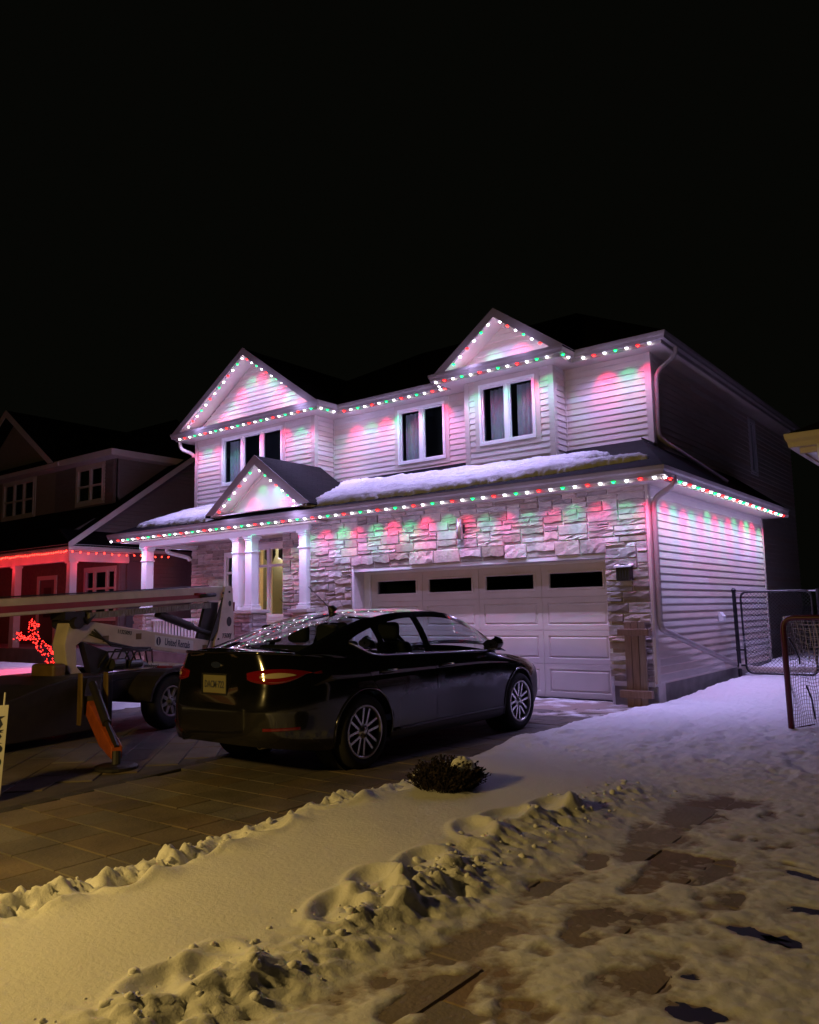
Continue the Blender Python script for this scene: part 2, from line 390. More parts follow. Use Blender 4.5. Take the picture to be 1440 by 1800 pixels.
def snow_height(x, y):
    de = drive_edge(y)
    n1 = fbm(x*1.1, y*1.1, 3, 4); n2 = fbm(x*4.2, y*4.2, 11, 4); n3 = fbm(x*13, y*13, 23, 3); n4 = fbm(x*29, y*29, 53, 2)
    d = x-de+.12*(n2-.5)*ss(-9.5, -6, y)+.03*(n3-.5)
    far = ss(-5.4, -4.0, y)
    # lawn strip between driveway and walkway
    m_in = ss(.02, .42, d); m_out = ss(2.30, 1.55, x+.30*(n1-.5)+.12*(n2-.5)); m_end = 1-ss(-5.7, -4.2, y+.7*(n1-.5)+.25*(x-1))
    lawn = (.098+.04*(n1-.5)+.02*np.sin(y*.9+x))*m_in*m_out*m_end
    # trodden snow nearer the garage
    side = ss(0, .10, d)*(.045+.045*ss(-4.5, 2.5, y)+.09*ss(-1, 3.6, y)+.012*ss(-2.5, -6, y)*0)
    trod = (.022*(n2-.5)+.026*(fbm(x*6.5+n1*2, y*3.6, 41, 3)-.5)*2*(1-.75*ss(-2.2, -.2, y))+.022*(n3-.5)+.014*(n4-.5))
    thin = .0115+.009*(n1-.5)+.010*(n2-.5)+.012*(n3-.5)+.011*(n4-.5)+.008*np.abs(fbm(x*5.2+n1, y*5.2, 47, 3)-.5)
    for (cx, cy, rx, ry, a) in BARE:
        thin = thin-a*.25*np.exp(-((x-cx+.10*(n2-.5))/rx)**2-((y-cy+.22*(n1-.5))/ry)**2)
    thin = thin-.014*ss(.56, .68, fbm(x*5.2+3, y*3.4, 131, 3)+.12*(n3-.5)+.08*(n4-.5))*np.exp(-((x-2.62)/.75)**4)*ss(-4.3, -5.2, y)
    thin = thin+.03*far
    walk = ss(1.7, 2.2, x)
    base = np.where(y > 99, 0, lawn+(1-np.clip(m_in*m_out*m_end, 0, 1))*((1-far)*(thin*walk+(-.03)*(1-walk)*(1-m_in)+thin*(1-walk)*m_in)+far*(side+trod*ss(0, .2, d))))
    # clumped, kicked-up edges
    w1 = worley(x*7+n2, y*7, 5); w2 = worley(x*15, y*15+n2, 9); w3 = worley(x*27+n3, y*27, 19); chunk = .022*np.sqrt(np.clip(1-(w3/.7)**2, 0, 1))-.010+.066*np.sqrt(np.clip(1-(w1/.8)**2, 0, 1))+.028*np.sqrt(np.clip(1-(w2/.75)**2, 0, 1))-.054+.045*(n3-.5)+.05*(n2-.5)+.022*(fbm(x*38, y*38, 91, 2)-.5)
    e1 = np.exp(-((d-.27)/.17)**2)*(1-ss(-6.2, -4.8, y)); e2 = np.exp(-((x-1.86+.22*(n1-.5))/.20)**2)*(1-ss(-6.0, -4.9, y))*ss(-12, -11, y)
    act1 = .35+.9*ss(.42, .62, fbm(x*.8+5, y*1.7, 71, 2)); act2 = .5+.8*ss(.4, .6, fbm(x*.8+9, y*1.5, 77, 2))
    h = base+chunk*(e1*act1*1.1+e2*act2*.7)
    h = h-.075*np.exp(-((d-.38)/.10)**2)*(1-ss(-6.4, -5.2, y))*ss(.35, .6, fbm(y*1.4, x*.6, 83, 2))
    for k, (hx, hy) in enumerate(HOLES):
        a = .35+.5*math.sin(k*2.3); ca, sa = math.cos(a), math.sin(a)
        dx, dy = x-hx, y-hy; u = (dx*ca+dy*sa)/.085; v = (-dx*sa+dy*ca)/.14
        q = u*u+v*v
        h = h-(.105+.03*math.sin(k*5))*np.exp(-q*q*.55)*np.clip(h+.1, .3, 1)
        u2 = (dx-.13)/.10; v2 = (dy-.09)/.11
        h = h+(.035+.015*math.sin(k*3.1))*np.exp(-(u2*u2+v2*v2))+.018*np.exp(-((q-2.6)/1.2)**2)
    lump = np.exp(-(((x-1.78)/.10)**2+((y+6.35)/.12)**2))*.06+np.exp(-(((x+.02)/.16)**2+((y+3.75)/.2)**2))*.05
    h = h+lump
    # melted back from the driveway side and the foundation
    h = np.where(d < 0, np.minimum(h, -.02), h)
    h = h-.12*ss(.22, .02, np.abs(x+.0)+.06*(n2-.5))*ss(-.4, .3, y)*(y > -.5)
    return G+h

def snow_sheet(name, xs, ys, fn, m):
    X, Y = np.meshgrid(xs, ys, indexing='ij'); Z = fn(X, Y); nx, ny = X.shape
    me = bpy.data.meshes.new(name); co = np.stack([X, Y, Z], -1).reshape(-1, 3).astype(np.float32)
    idx = np.arange(nx*ny).reshape(nx, ny)
    q = np.stack([idx[:-1, :-1], idx[1:, :-1], idx[1:, 1:], idx[:-1, 1:]], -1).reshape(-1, 4)
    zq = co[q][:, :, 2].max(1); q = q[zq > G-.012]                      # nothing lies under the paving
    used = np.unique(q); remap = np.full(nx*ny, -1); remap[used] = np.arange(len(used)); co = co[used]; q = remap[q]
    me.vertices.add(len(co)); me.vertices.foreach_set('co', co.ravel())
    me.loops.add(q.size); me.loops.foreach_set('vertex_index', q.ravel().astype(np.int32))
    me.polygons.add(len(q)); me.polygons.foreach_set('loop_start', np.arange(0, q.size, 4, dtype=np.int32))
    me.update(calc_edges=True); me.materials.append(m); me.shade_smooth()
    at = me.attributes.new('thick', 'FLOAT', 'POINT'); at.data.foreach_set('value', (co[:, 2]-G).astype(np.float32))
    return link(bpy.data.objects.new(name, me))
xs = np.arange(-.42, 5.6, .0165); ys = np.concatenate([np.arange(-11.0, -4.0, .0165), np.arange(-4.0, 4.6, .026)])
o = snow_sheet('snow', xs, ys, snow_height, M_slush)
tag(o, 'trodden snow over the lawn strip and walkway with footprints and bare patches', 'snow', kind='stuff')
# yard beyond the gate and the rest of the right-hand ground
def back_h(x, y): return G+.16+.12*ss(4.4, 7, y)+.05*(fbm(x*1.3, y*1.3, 5, 4)-.5)+.16*np.exp(-((x-.7)/.5)**2-((y-5.4)/.6)**2)
tag(snow_sheet('snow', np.arange(-.05, 14, .07), np.arange(4.4, 24, .09), back_h, M_snow), 'bumpy snow in the dark yard behind the chain link gate', 'snow', kind='stuff')
# left lawn running to the neighbour's porch
def left_h(x, y):
    n = fbm(x*1.2, y*1.2, 31, 4)
    return G+(.30+.05*(n-.5))*ss(-6.95, -7.5, x+.25*(n-.5)+.1*(fbm(x*5, y*5, 3, 3)-.5))*ss(-1.6, -2.0, y+.2*n)+.14*ss(-9, -12, x)-.03
tag(snow_sheet('snow', np.arange(-24, -6.8, .06), np.arange(-13, -1.4, .06), left_h, M_snow), 'snow covered front lawn beyond the trailer, glowing red near the lit figure', 'snow', kind='stuff')
def apron_h(x, y):
    n = fbm(x*1.3+4, y*2.2, 61, 4); return G+.030*(n-.60)+.03*(fbm(x*5, y*5, 62, 3)-.5)-.02*ss(-1.5, -2.2, y)+.006*ss(-1.0, -.3, y)
tag(snow_sheet('snow', np.arange(-5.6, -.05, .022), np.arange(-1.9, .30, .022), apron_h, M_slush), 'thin dusting of snow on the paving in front of the garage door', 'snow', kind='stuff')

# wet black spots where the walkway ice has opened
for i, (cx, cy, rx, ry) in enumerate(((3.30, -7.66, .15, .07), (3.44, -7.67, .09, .07), (3.35, -8.5, .12, .08), (3.34, -6.70, .18, .06), (3.46, -7.22, .10, .06), (3.25, -8.25, .06, .05))):
    b = MB(); b.add([(cx+rx*.95*math.cos(t)*(1+.22*math.sin(3*t+i)+.16*math.sin(7*t+2*i)+.10*math.sin(13*t)), cy+ry*.95*math.sin(t)*(1+.25*math.cos(4*t+i)+.2*math.sin(9*t+i)), G+.0032) for t in np.linspace(0, 2*math.pi, 61)[:-1]], [tuple(range(60))]); b.obj('wet_patch', M_ice, walkway)

# broken lumps of shovelled snow along both edges of the lawn strip
rl_ = np.random.RandomState(7); cks = MB(); n = 0
ico = [(0, 0, 1), (.89, 0, .45), (.28, .85, .45), (-.72, .53, .45), (-.72, -.53, .45), (.28, -.85, .45), (.72, .53, -.45), (-.28, .85, -.45), (-.89, 0, -.45), (-.28, -.85, -.45), (.72, -.53, -.45), (0, 0, -1)]
icf = [(0, 1, 2), (0, 2, 3), (0, 3, 4), (0, 4, 5), (0, 5, 1), (1, 6, 2), (2, 7, 3), (3, 8, 4), (4, 9, 5), (5, 10, 1), (6, 7, 2), (7, 8, 3), (8, 9, 4), (9, 10, 5), (10, 6, 1), (11, 7, 6), (11, 8, 7), (11, 9, 8), (11, 10, 9), (11, 6, 10)]
Yc = rl_.uniform(-10.6, -5.2, 520); sel = rl_.rand(520) < .42
Xc = np.where(sel, drive_edge(Yc)+.20+np.clip(rl_.normal(0, .10, 520), -.17, .17), 1.86+np.clip(rl_.normal(0, .15, 520), -.26, .26))
Zc = snow_height(Xc, Yc)
for x_, y_, z_ in zip(Xc, Yc, Zc):
    if z_ < G-.015 or (y_ > -6 and x_ < 1): continue
    r_ = .005+.024*rl_.rand()**3.4; q = rl_.uniform(.6, 1.35, (12, 3)); sq = rl_.uniform(.6, 1.0)
    cks.add([(x_+r_*p[0]*k[0], y_+r_*p[1]*k[1], z_+r_*.05+r_*sq*p[2]*k[2]) for p, k in zip(ico, q)], icf)
tag(cks.obj('snow_chunks', M_snow, None, recalc=False, smooth=True), 'crumbled lumps of shovelled snow along the edges of the lawn strip', 'snow', kind='stuff')
# ------------------------------------------------------------------ building kit
EX = .1143
def fr_front(y): return Vector((0, y, 0)), Vector((1, 0, 0)), Vector((0, -1, 0))
def fr_right(x): return Vector((x, 0, 0)), Vector((0, 1, 0)), Vector((1, 0, 0))
def fr_left(x): return Vector((x, 0, 0)), Vector((0, 1, 0)), Vector((-1, 0, 0))
def fp(F, u, z, d): return F[0]+F[1]*u+F[2]*d+Vector((0, 0, z))
def fbox(mb, F, u0, u1, z0, z1, d0, d1):
    a = fp(F, u0, z0, d0); b = fp(F, u1, z1, d1); return mb.box(a.x, a.y, a.z, b.x, b.y, b.z)

def wall_slab(name, F, u0, u1, z0, z1, holes, m, parent, d0=-.10, d1=0):
    us = sorted({u0, u1, *[h[0] for h in holes], *[h[1] for h in holes]}); zs = sorted({z0, z1, *[h[2] for h in holes], *[h[3] for h in holes]})
    mb = MB()
    for a, b in zip(us, us[1:]):
        for c, d in zip(zs, zs[1:]):
            mu, mz = (a+b)/2, (c+d)/2
            if not any(h[0] < mu < h[1] and h[2] < mz < h[3] for h in holes): fbox(mb, F, a, b, c, d, d0, d1)
    return mb.obj(name, m, parent)

def siding(parent, F, u0, u1, z0, z1, holes=(), clip=None, m=None, name='siding_board'):
    z = z0; m = m or M_siding
    while z < z1-.02:
        zt = min(z+EX, z1); segs = [(u0, u1, u0, u1)]
        if clip:
            a, b = clip(z), clip(zt)
            if a[1]-a[0] < .12: break
            segs = [(a[0], a[1], min(b[0], (b[0]+b[1])/2), max(b[1], (b[0]+b[1])/2))]
        for h in holes:
            if h[2] < (z+zt)/2 < h[3]:
                ns = []
                for s in segs:
                    if s[1] <= h[0] or s[0] >= h[1]: ns.append(s); continue
                    if s[0] < h[0]: ns.append((s[0], h[0], s[2], h[0]))
                    if s[1] > h[1]: ns.append((h[1], s[1], h[1], s[3]))
                segs = ns
        cutsegs = []
        for (a, b, c, d) in segs:
            while b-a > 3.9 and clip is None:
                k = a+rs.uniform(1.6, 3.6); cutsegs.append((a, k, c, k)); a = c = k+.0015
            cutsegs.append((a, b, c, d))
        for (a, b, c, d) in cutsegs:
            if b-a < .03: continue
            pr = [(.001, 0, 0), (.020, 0, 0), (.021, .010, 0), (.006, zt-z, 1), (.001, zt-z, 1)]
            L_ = [fp(F, c if t else a, z+dz, dd) for dd, dz, t in pr]; R_ = [fp(F, d if t else b, z+dz, dd) for dd, dz, t in pr]
            mb = MB(); n = 5
            mb.add(L_+R_, [tuple(range(n)), tuple(range(2*n-1, n-1, -1))]+[((i+1) % n, i, i+n, (i+1) % n+n) for i in range(n)])
            mb.obj(name, m, parent)
        z += EX

def sweep(mb, prof, path, zoff=0):
    n = len(path); m = len(prof); offs = []
    P = [Vector((p[0], p[1])) for p in path]
    for i in range(n):
        d0 = (P[i]-P[i-1]).normalized() if i > 0 else (P[1]-P[0]).normalized()
        d1 = (P[i+1]-P[i]).normalized() if i < n-1 else d0
        n0 = Vector((d0.y, -d0.x)); n1 = Vector((d1.y, -d1.x)); b = (n0+n1)
        offs.append(b/(1+n0.dot(n1)) if 1+n0.dot(n1) > .05 else n0)
    vs = []
    for i in range(n):
        for (o_, z) in prof: q = P[i]+offs[i]*o_; vs.append((q.x, q.y, z+zoff))
    fs = []
    for i in range(n-1):
        for k in range(m): k2 = (k+1) % m; fs.append((i*m+k, i*m+k2, (i+1)*m+k2, (i+1)*m+k))
    fs.append(tuple(range(m))); fs.append(tuple(range(n*m-1, (n-1)*m-1, -1)))
    return mb.add(vs, fs)
GUT = [(0, 0), (.075, .0), (.082, .045), (.098, .075), (.104, .115), (.104, .128), (.092, .128), (.090, .112), (0, .112)]

rs = random.Random(11)
def stone_mesh(w, h, rough=.03, prot=.044):
    nx = max(3, min(9, int(w/.06))); d0 = prot*rs.uniform(.55, 1.0); ph = rs.uniform(0, 6)
    k = rs.random(); vs_ = [0, .05, .95, 1]
    if k < .5: c = rs.uniform(.18, .45); vs_ = [0, .04, c-.04, c+.04, .80, .97, 1]       # rock face broken away below
    elif k < .80: c = None; vs_ = [0, .06, .35, .65, .94, 1]
    else: c = None; vs_ = [0, .07, .93, 1]
    tilt = rs.uniform(-.25, .25); nz = len(vs_)-1; mb = MB(); vs = []
    for i in range(nx+1):
        u = i/nx; jag = math.sin(ph+u*9)*.06+rs.uniform(-.07, .07)
        for j, v in enumerate(vs_):
            eu = 0 if i in (0, nx) else 1; ev = 0 if j in (0, nz) else 1
            d = d0*(1+tilt*(u-.5))+rs.uniform(-1, 1)*rough*.30
            vv = v
            if c is not None:
                if j in (2, 3): vv = v+jag
                if j == 1: d *= .28
                elif j == 2: d *= rs.uniform(.30, .55)
                elif j == 3: d *= rs.uniform(.95, 1.2)
            elif len(vs_) == 6 and j in (2, 3): d *= rs.uniform(.7, 1.25); vv = v+rs.uniform(-.06, .06)
            if not (eu and ev): d = .004
            x = u*w if eu else (.001+rs.uniform(0, .004) if i == 0 else w-.001-rs.uniform(0, .004))
            if eu and i in (1, nx-1): x = (.006+rs.uniform(0, .005)) if i == 1 else w-.006-rs.uniform(0, .005)
            vs.append((x, -d-.003, max(.001, min(h-.001, vv*h))))
    fs = [(i*(nz+1)+j, (i+1)*(nz+1)+j, (i+1)*(nz+1)+j+1, i*(nz+1)+j+1) for i in range(nx) for j in range(nz)]
    mb.add(vs, fs)
    rim = [i*(nz+1) for i in range(nx+1)]+[nx*(nz+1)+j for j in range(1, nz+1)]+[i*(nz+1)+nz for i in range(nx-1, -1, -1)]+[j for j in range(nz-1, 0, -1)]
    k0 = len(mb.v); mb.v += [(mb.v[r][0], .012, mb.v[r][2]) for r in rim]
    for i in range(len(rim)): j = (i+1) % len(rim); mb.f.append((rim[j], rim[i], k0+i, k0+j))
    return mb
def place_stone(parent, F, u, z, w, h, m=None, name='stone', **k):
    b = stone_mesh(w, h, **k); me = b.mesh(name, m or M_stone)
    U, N = F[1], F[2]
    me.transform(Matrix(((U.x, -N.x, 0, 0), (U.y, -N.y, 0, 0), (0, 0, 1, 0), (0, 0, 0, 1))))
    if (U.cross(Vector((0, 0, 1)))).dot(N) < 0: me.flip_normals()
    return link(bpy.data.objects.new(name, me), parent, fp(F, u, z, .008))
def stone_wall(parent, F, u0, u1, z0, z1, holes=(), cu=.085, cz=.082, g=.008, seed=1):
    rr = random.Random(seed); nu = int(round((u1-u0)/cu)); nz = int(round((z1-z0)/cz)); cu = (u1-u0)/nu; cz = (z1-z0)/nz
    occ = [[False]*nz for _ in range(nu)]
    for i in range(nu):
        for j in range(nz):
            c = (u0+(i+.5)*cu, z0+(j+.5)*cz)
            if any(h[0] < c[0] < h[1] and h[2] < c[1] < h[3] for h in holes): occ[i][j] = True
    for j in range(nz):
        for i in range(nu):
            if occ[i][j]: continue
            h = rr.choice([1, 1, 1, 2, 2]); w = {1: rr.choice([3, 4, 5, 6, 7]), 2: rr.choice([3, 4, 5, 6])}[h]
            h = min(h, nz-j)
            k = 0
            while k < w and i+k < nu and not occ[i+k][j]: k += 1
            w = k
            if i+w < nu and not occ[i+w][j] and (i+w+1 >= nu or occ[i+w+1][j]): w += 1
            while h > 1 and any(occ[i+a][j+b] for a in range(w) for b in range(h)): h -= 1
            for a in range(w):
                for b in range(h): occ[i+a][j+b] = True
            place_stone(parent, F, u0+i*cu+g/2, z0+j*cz+g/2, w*cu-g, h*cz-g)

def window(parent, F, ua, ub, za, zb, panes, m=M_white, casing=.10, casing_m=None, room=True, curtains=(), muntin=0, depth=.03, rail=None, sash=.045, name='window', room_m=None, room_d=.8, room_e=.35):
    w = MB(); f = .055
    for a, b, c, d in ((ua, ub, zb-f, zb), (ua, ub, za, za+f), (ua, ua+f, za+f, zb-f), (ub-f, ub, za+f, zb-f)): fbox(w, F, a, b, c, d, -.06, .045)
    n = panes if isinstance(panes, (list, tuple)) else [i/panes for i in range(panes+1)]
    iu0, iu1 = ua+f, ub-f; cuts = [iu0+(iu1-iu0)*t for t in n]
    for c in cuts[1:-1]: fbox(w, F, c-sash, c+sash, za+f, zb-f, -.05, .030)
    if rail:
        for zr in rail: fbox(w, F, iu0, iu1, zr-.03, zr+.03, -.05, .026)
    wo = w.obj(name, m, parent)
    if casing:
        cm = MB(); t = casing
        for a, b, c, d in ((ua-t, ub+t, zb+.002, zb+t), (ua-t, ub+t, za-t, za-.002), (ua-t, ua-.002, za-.001, zb+.001), (ub+.002, ub+t, za-.001, zb+.001)): fbox(cm, F, a, b, c, d, .002, .027)
        cm.obj('casing', casing_m or M_trimlt, wo)
    for i in range(len(cuts)-1):
        a = cuts[i]+(sash if i else .0); b = cuts[i+1]-(sash if i < len(cuts)-2 else 0)
        s_ = MB(); q = .028
        for e, g_, c, d in ((a, b, zb-f-q, zb-f), (a, b, za+f, za+f+q), (a, a+q, za+f+q, zb-f-q), (b-q, b, za+f+q, zb-f-q)): fbox(s_, F, e, g_, c, d, -.04, .006)
        so = s_.obj('sash', m, wo)
        p = MB(); p.poly([fp(F, a, za+f, -.018), fp(F, b, za+f, -.018), fp(F, b, zb-f, -.018), fp(F, a, zb-f, -.018)]); p.obj('pane', M_glass, wo)
        if muntin:
            mu = MB()
            for zz in [za+f+(zb-za-2*f)*k/muntin for k in range(1, muntin)]: fbox(mu, F, a, b, zz-.012, zz+.012, -.03, -.008)
            mu.obj('muntin', m, wo)
    for (c0, c1, ct, cb) in curtains:
        c_ = MB(); tw = rs.uniform(0, 9)
        def cf(s, t, c0=c0, c1=c1, ct=ct, cb=cb):
            z = zb-f-.02-(zb-za-.1)*t; u = c0+(c1-c0)*s*(ct+(cb-ct)*t); u += 0
            return fp(F, u, z, -.20+.022*math.sin(s*26+tw)+.01*math.sin(s*57+t*3))
        c_.grid(cf, 48, 8); c_.obj('curtain', M_curt, wo, smooth=True)
    if room:
        r_ = MB(); e = .35; d1 = -room_d
        A = [fp(F, ua-room_e, za-.3, -.12), fp(F, ub+e, za-.3, -.12), fp(F, ub+e, zb+.2, -.12), fp(F, ua-room_e, zb+.2, -.12)]
        B = [p-F[2]*(room_d) for p in A]
        r_.add(A+B, [(4, 5, 6, 7), (0, 1, 5, 4), (1, 2, 6, 5), (2, 3, 7, 6), (3, 0, 4, 7)]); r_.obj('room', room_m or M_room, wo, recalc=False)
    return wo

# ------------------------------------------------------------------ light strings
CW, CR, CG = (.53, .44, 1.0), (1.0, .02, .16), (.03, 1.0, .36)
M_bw = emit_mat('led_white', (1.0, .97, 1.0), 26); M_br = emit_mat('led_red', (1.0, .022, .018), 11); M_bg = emit_mat('led_green', (.015, 1.0, .20), 6)
L_w = emit_mat('lens_white', (.80, .78, 1.0), 2.2); L_r = emit_mat('lens_red', (1.0, .012, .02), 3.2); L_g = emit_mat('lens_green', (.005, .8, .18), 2.2)
def bulb_mesh(name, core, lens, r=.021):
    a = MB(); a.lathe([(.0005, -.020), (r*.55, -.018), (r*.9, -.010), (r, 0), (r, .006), (.0005, .006)], (0, 0, 0), 'z', 10)
    n0 = len(a.f)
    a.lathe([(r*1.02, .001), (r*1.65, .003), (r*1.7, .012), (r*1.02, .014)], (0, 0, 0), 'z', 12)
    me = a.mesh(name, core, True); me.materials.append(lens)
    for i, p in enumerate(me.polygons):
        if i >= n0: p.material_index = 1
    return me
BM = {'w': bulb_mesh('bulb_white', M_bw, L_w), 'r': bulb_mesh('bulb_red', M_br, L_r), 'g': bulb_mesh('bulb_green', M_bg, L_g)}
SP = {'w': [lamp('led_spot_white', 'SPOT', ENERGY*q, CW, .004, spot_size=R(126), spot_blend=.9) for q in (1.0, 1.15, .88)],
      'r': [lamp('led_spot_red', 'SPOT', ENERGY*q, CR, .004, spot_size=R(60), spot_blend=.85) for q in (.85, 1.05, .7)],
      'g': [lamp('led_spot_green', 'SPOT', ENERGY*q, CG, .004, spot_size=R(60), spot_blend=.85) for q in (.50, .66, .42)]}
FILL = lamp('eave_fill', 'POINT', ENERGY*.16, (.55, .46, 1.0), 0.0)  # added fill lamp, not a bulb: carries the eave light out over the snow
M_track = mat('light_track', (.40, .36, .34), .5)
TILT = R(40)
def light_run(parent, p0, p1, phase=0, space=.205, spots=True, track=True, aim='+y'):
    p0, p1 = Vector(p0), Vector(p1); L_ = (p1-p0).length; n = int(L_/space+1e-6)
    if track:
        t = MB(); t.bar(p0+Vector((0, 0, .024)), p1+Vector((0, 0, .024)), .030, .016); t.obj('track', M_track, parent)
    for i in range(n+1):
        k = 'wrwg'[(i+phase) % 4]; p = p0+(p1-p0)*(i*space/L_)
        link(bpy.data.objects.new('bulb', BM[k]), parent, p)
        if spots:
            l = bpy.data.objects.new('bulb_light', rs.choice(SP[k])); link(l, parent, p+Vector((0, 0, -.026)))
            if k != 'w': l.rotation_euler = {'+y': (TILT+rs.uniform(-.10, .10), rs.uniform(-.12, .12), 0), '-x': (rs.uniform(-.12, .12), TILT+rs.uniform(-.10, .10), 0), '+x': (0, -TILT, 0)}[aim]
            if i % 4 == 2: link(bpy.data.objects.new('eave_fill_light', FILL), parent, p+Vector({'+y': (.1, -.22, -.34), '-x': (.22, .1, -.34), '+x': (-.22, .1, -.34)}[aim]))  # unseen fill lamp set below and outside every fourth bulb
    return n+1+phase
# ------------------------------------------------------------------ the decorated house
house = thing('detached_house', 'two storey house with beige siding and stone garage front, outlined in coloured roofline lights', 'house', (-6, 3, G))
RS = .365
def zroof(y): return 3.33+RS*(y+.5)
# --- stone garage front
F0 = fr_front(0)
DO = (-5.81, -.65, G-.1, 2.16)
gw = wall_slab('stone_wall', F0, -6.95, 0, G-.1, 3.16, [DO], M_mortar, house, -.35, .014)
gw['label'] = 'rock faced stone wall around the garage door'
stone_wall(gw, F0, -6.94, -.01, .27, 3.14, [(-5.80, -.66, -1, 2.40)], seed=4)
x = -5.81
while x < -.70:
    w = min(rs.uniform(.38, .56), -.65-x)
    if -.65-(x+w) < .2: w = -.65-x
    place_stone(gw, F0, x+.004, 2.165, w-.008, .235, prot=.06, rough=.03); x += w
sb = MB(); fbox(sb, F0, -6.95, -5.83, .20, .265, -.02, .055); fbox(sb, F0, -.63, .0, .20, .265, -.02, .055); pieces(sb, 'stone_sill', M_cap, gw)
fd = MB(); fbox(fd, F0, -6.95, -5.83, G-.1, .198, -.02, .02); fbox(fd, F0, -.63, .02, G-.1, .198, -.02, .02); pieces(fd, 'foundation', M_conc, house)
FJ = fr_front(.45)
jw = wall_slab('stone_wall', FJ, -8.22, -6.93, G-.1, 3.12, [], M_mortar, house, -.2, .014)
stone_wall(jw, FJ, -8.2, -6.95, .6, 3.05, seed=21)
# --- garage door
YD = .35; FD = fr_front(YD)
gd = MB(); fbox(gd, FD, -5.808, -5.66, G, 2.155, .0, .05); fbox(gd, FD, -.76, -.652, G, 2.155, .0, .05); fbox(gd, FD, -5.66, -.76, 2.06, 2.155, .0, .05)
gdo = gd.obj('garage_door', M_white, house); gdo['label'] = 'wide almond panelled garage door with four small windows'
jb = MB(); jb.box(-5.828, -.0, G, -5.812, YD-.055, 2.158); jb.box(-.648, 0, G, -.632, YD-.055, 2.158); jb.box(-5.81, .0, 2.158, -.65, YD-.055, 2.175); pieces(jb, 'jamb', M_white, gdo)
cm = MB(); fbox(cm, F0, -5.83, -5.79, G, 2.16, .006, .03); fbox(cm, F0, -.67, -.63, G, 2.16, .006, .03); fbox(cm, F0, -5.79, -.67, 2.10, 2.16, -.05, .012); pieces(cm, 'brick_mould', M_white, gdo)
cw = (5.66-.76)/4; ch = (2.06-G-.012)/4
def door_cell(win=False):
    b = MB(); m_ = .09; rings = [(0, 0), (.004, .010), (m_, .010), (m_+.018, -.006), (m_+.046, .012)] if not win else [(0, 0), (.004, .010), (m_+.02, .010), (m_+.03, .022), (m_+.055, .022), (m_+.062, -.02)]
    vs = []
    for ins, d in rings:
        iz = ins*.95 if not win else ins
        vs += [(ins, -d, iz), (cw-ins, -d, iz), (cw-ins, -d, ch-iz), (ins, -d, ch-iz)]
    fs = []
    for k in range(len(rings)-1):
        for i in range(4): j = (i+1) % 4; fs.append((k*4+i, k*4+j, k*4+4+j, k*4+4+i))
    if not win: fs.append(tuple(range(len(vs)-4, len(vs))))
    b.add(vs, fs); return b.mesh('door_panel', M_door)
pc, pwn = door_cell(), door_cell(True)
for r_ in range(4):
    for c in range(4):
        link(bpy.data.objects.new('door_panel' if r_ < 3 else 'window_panel', pc if r_ < 3 else pwn), gdo, (-5.66+c*cw, YD, G+.012+r_*ch))
        if r_ == 3:
            p = MB(); a = -5.66+c*cw+.14; z0 = G+.012+3*ch+.14; p.poly([(a, YD+.01, z0), (a+cw-.28, YD+.01, z0), (a+cw-.28, YD+.01, z0+ch-.28), (a, YD+.01, z0+ch-.28)]); p.obj('pane', M_glass, gdo)
bs = MB(); fbox(bs, FD, -5.66, -.76, G-.01, G+.012, -.01, .02); bs.obj('bottom_seal', M_black, gdo)
gr = MB(); A = [(-5.70, YD+.03, G), (-.70, YD+.03, G), (-.70, YD+.03, 2.1), (-5.70, YD+.03, 2.1)]; gr.add(A+[(p[0], 5.5, p[2]) for p in A], [(4, 5, 6, 7), (0, 1, 5, 4), (1, 2, 6, 5), (2, 3, 7, 6), (3, 0, 4, 7)]); gr.obj('garage_interior', M_room, gdo, recalc=False)
op = MB(); op.box(-4.0, 1.6, 1.86, -3.4, 1.9, 1.98); op.bar((-3.7, .45, 1.97), (-3.7, 1.6, 1.93), .06, .05); op.obj('door_opener', M_wood, gdo)
# --- garage side wall
FS = fr_right(0)
sw = wall_slab('side_wall', FS, .35, 6.30, .22, 3.2, [], M_trimlt, house, -.1)
siding(sw, FS, .10, 6.25, .245, 3.16)
tr = MB(); tr.box(-.075, -.012, .24, .026, .10, 3.16); tr.box(-.06, 6.245, .24, .028, 6.33, 3.16); pieces(tr, 'corner_post', M_trimlt, sw)
f2 = MB(); f2.box(-.25, .022, G-.1, -.004, 6.3, .235); f2.obj('foundation', M_conc, house)
bk = MB(); bk.box(-5, 6.2, G, -.06, 6.3, 3.2); bk.obj('rear_wall', M_trimlt, house)
vh = MB(); vh.prism([(.02, 2.98, 1.06), (.10, 2.98, 1.07), (.10, 2.98, 1.16), (.05, 2.98, 1.23), (.02, 2.98, 1.23)], (0, .17, 0)); bevel(vh.obj('vent_hood', M_white, house), .006)
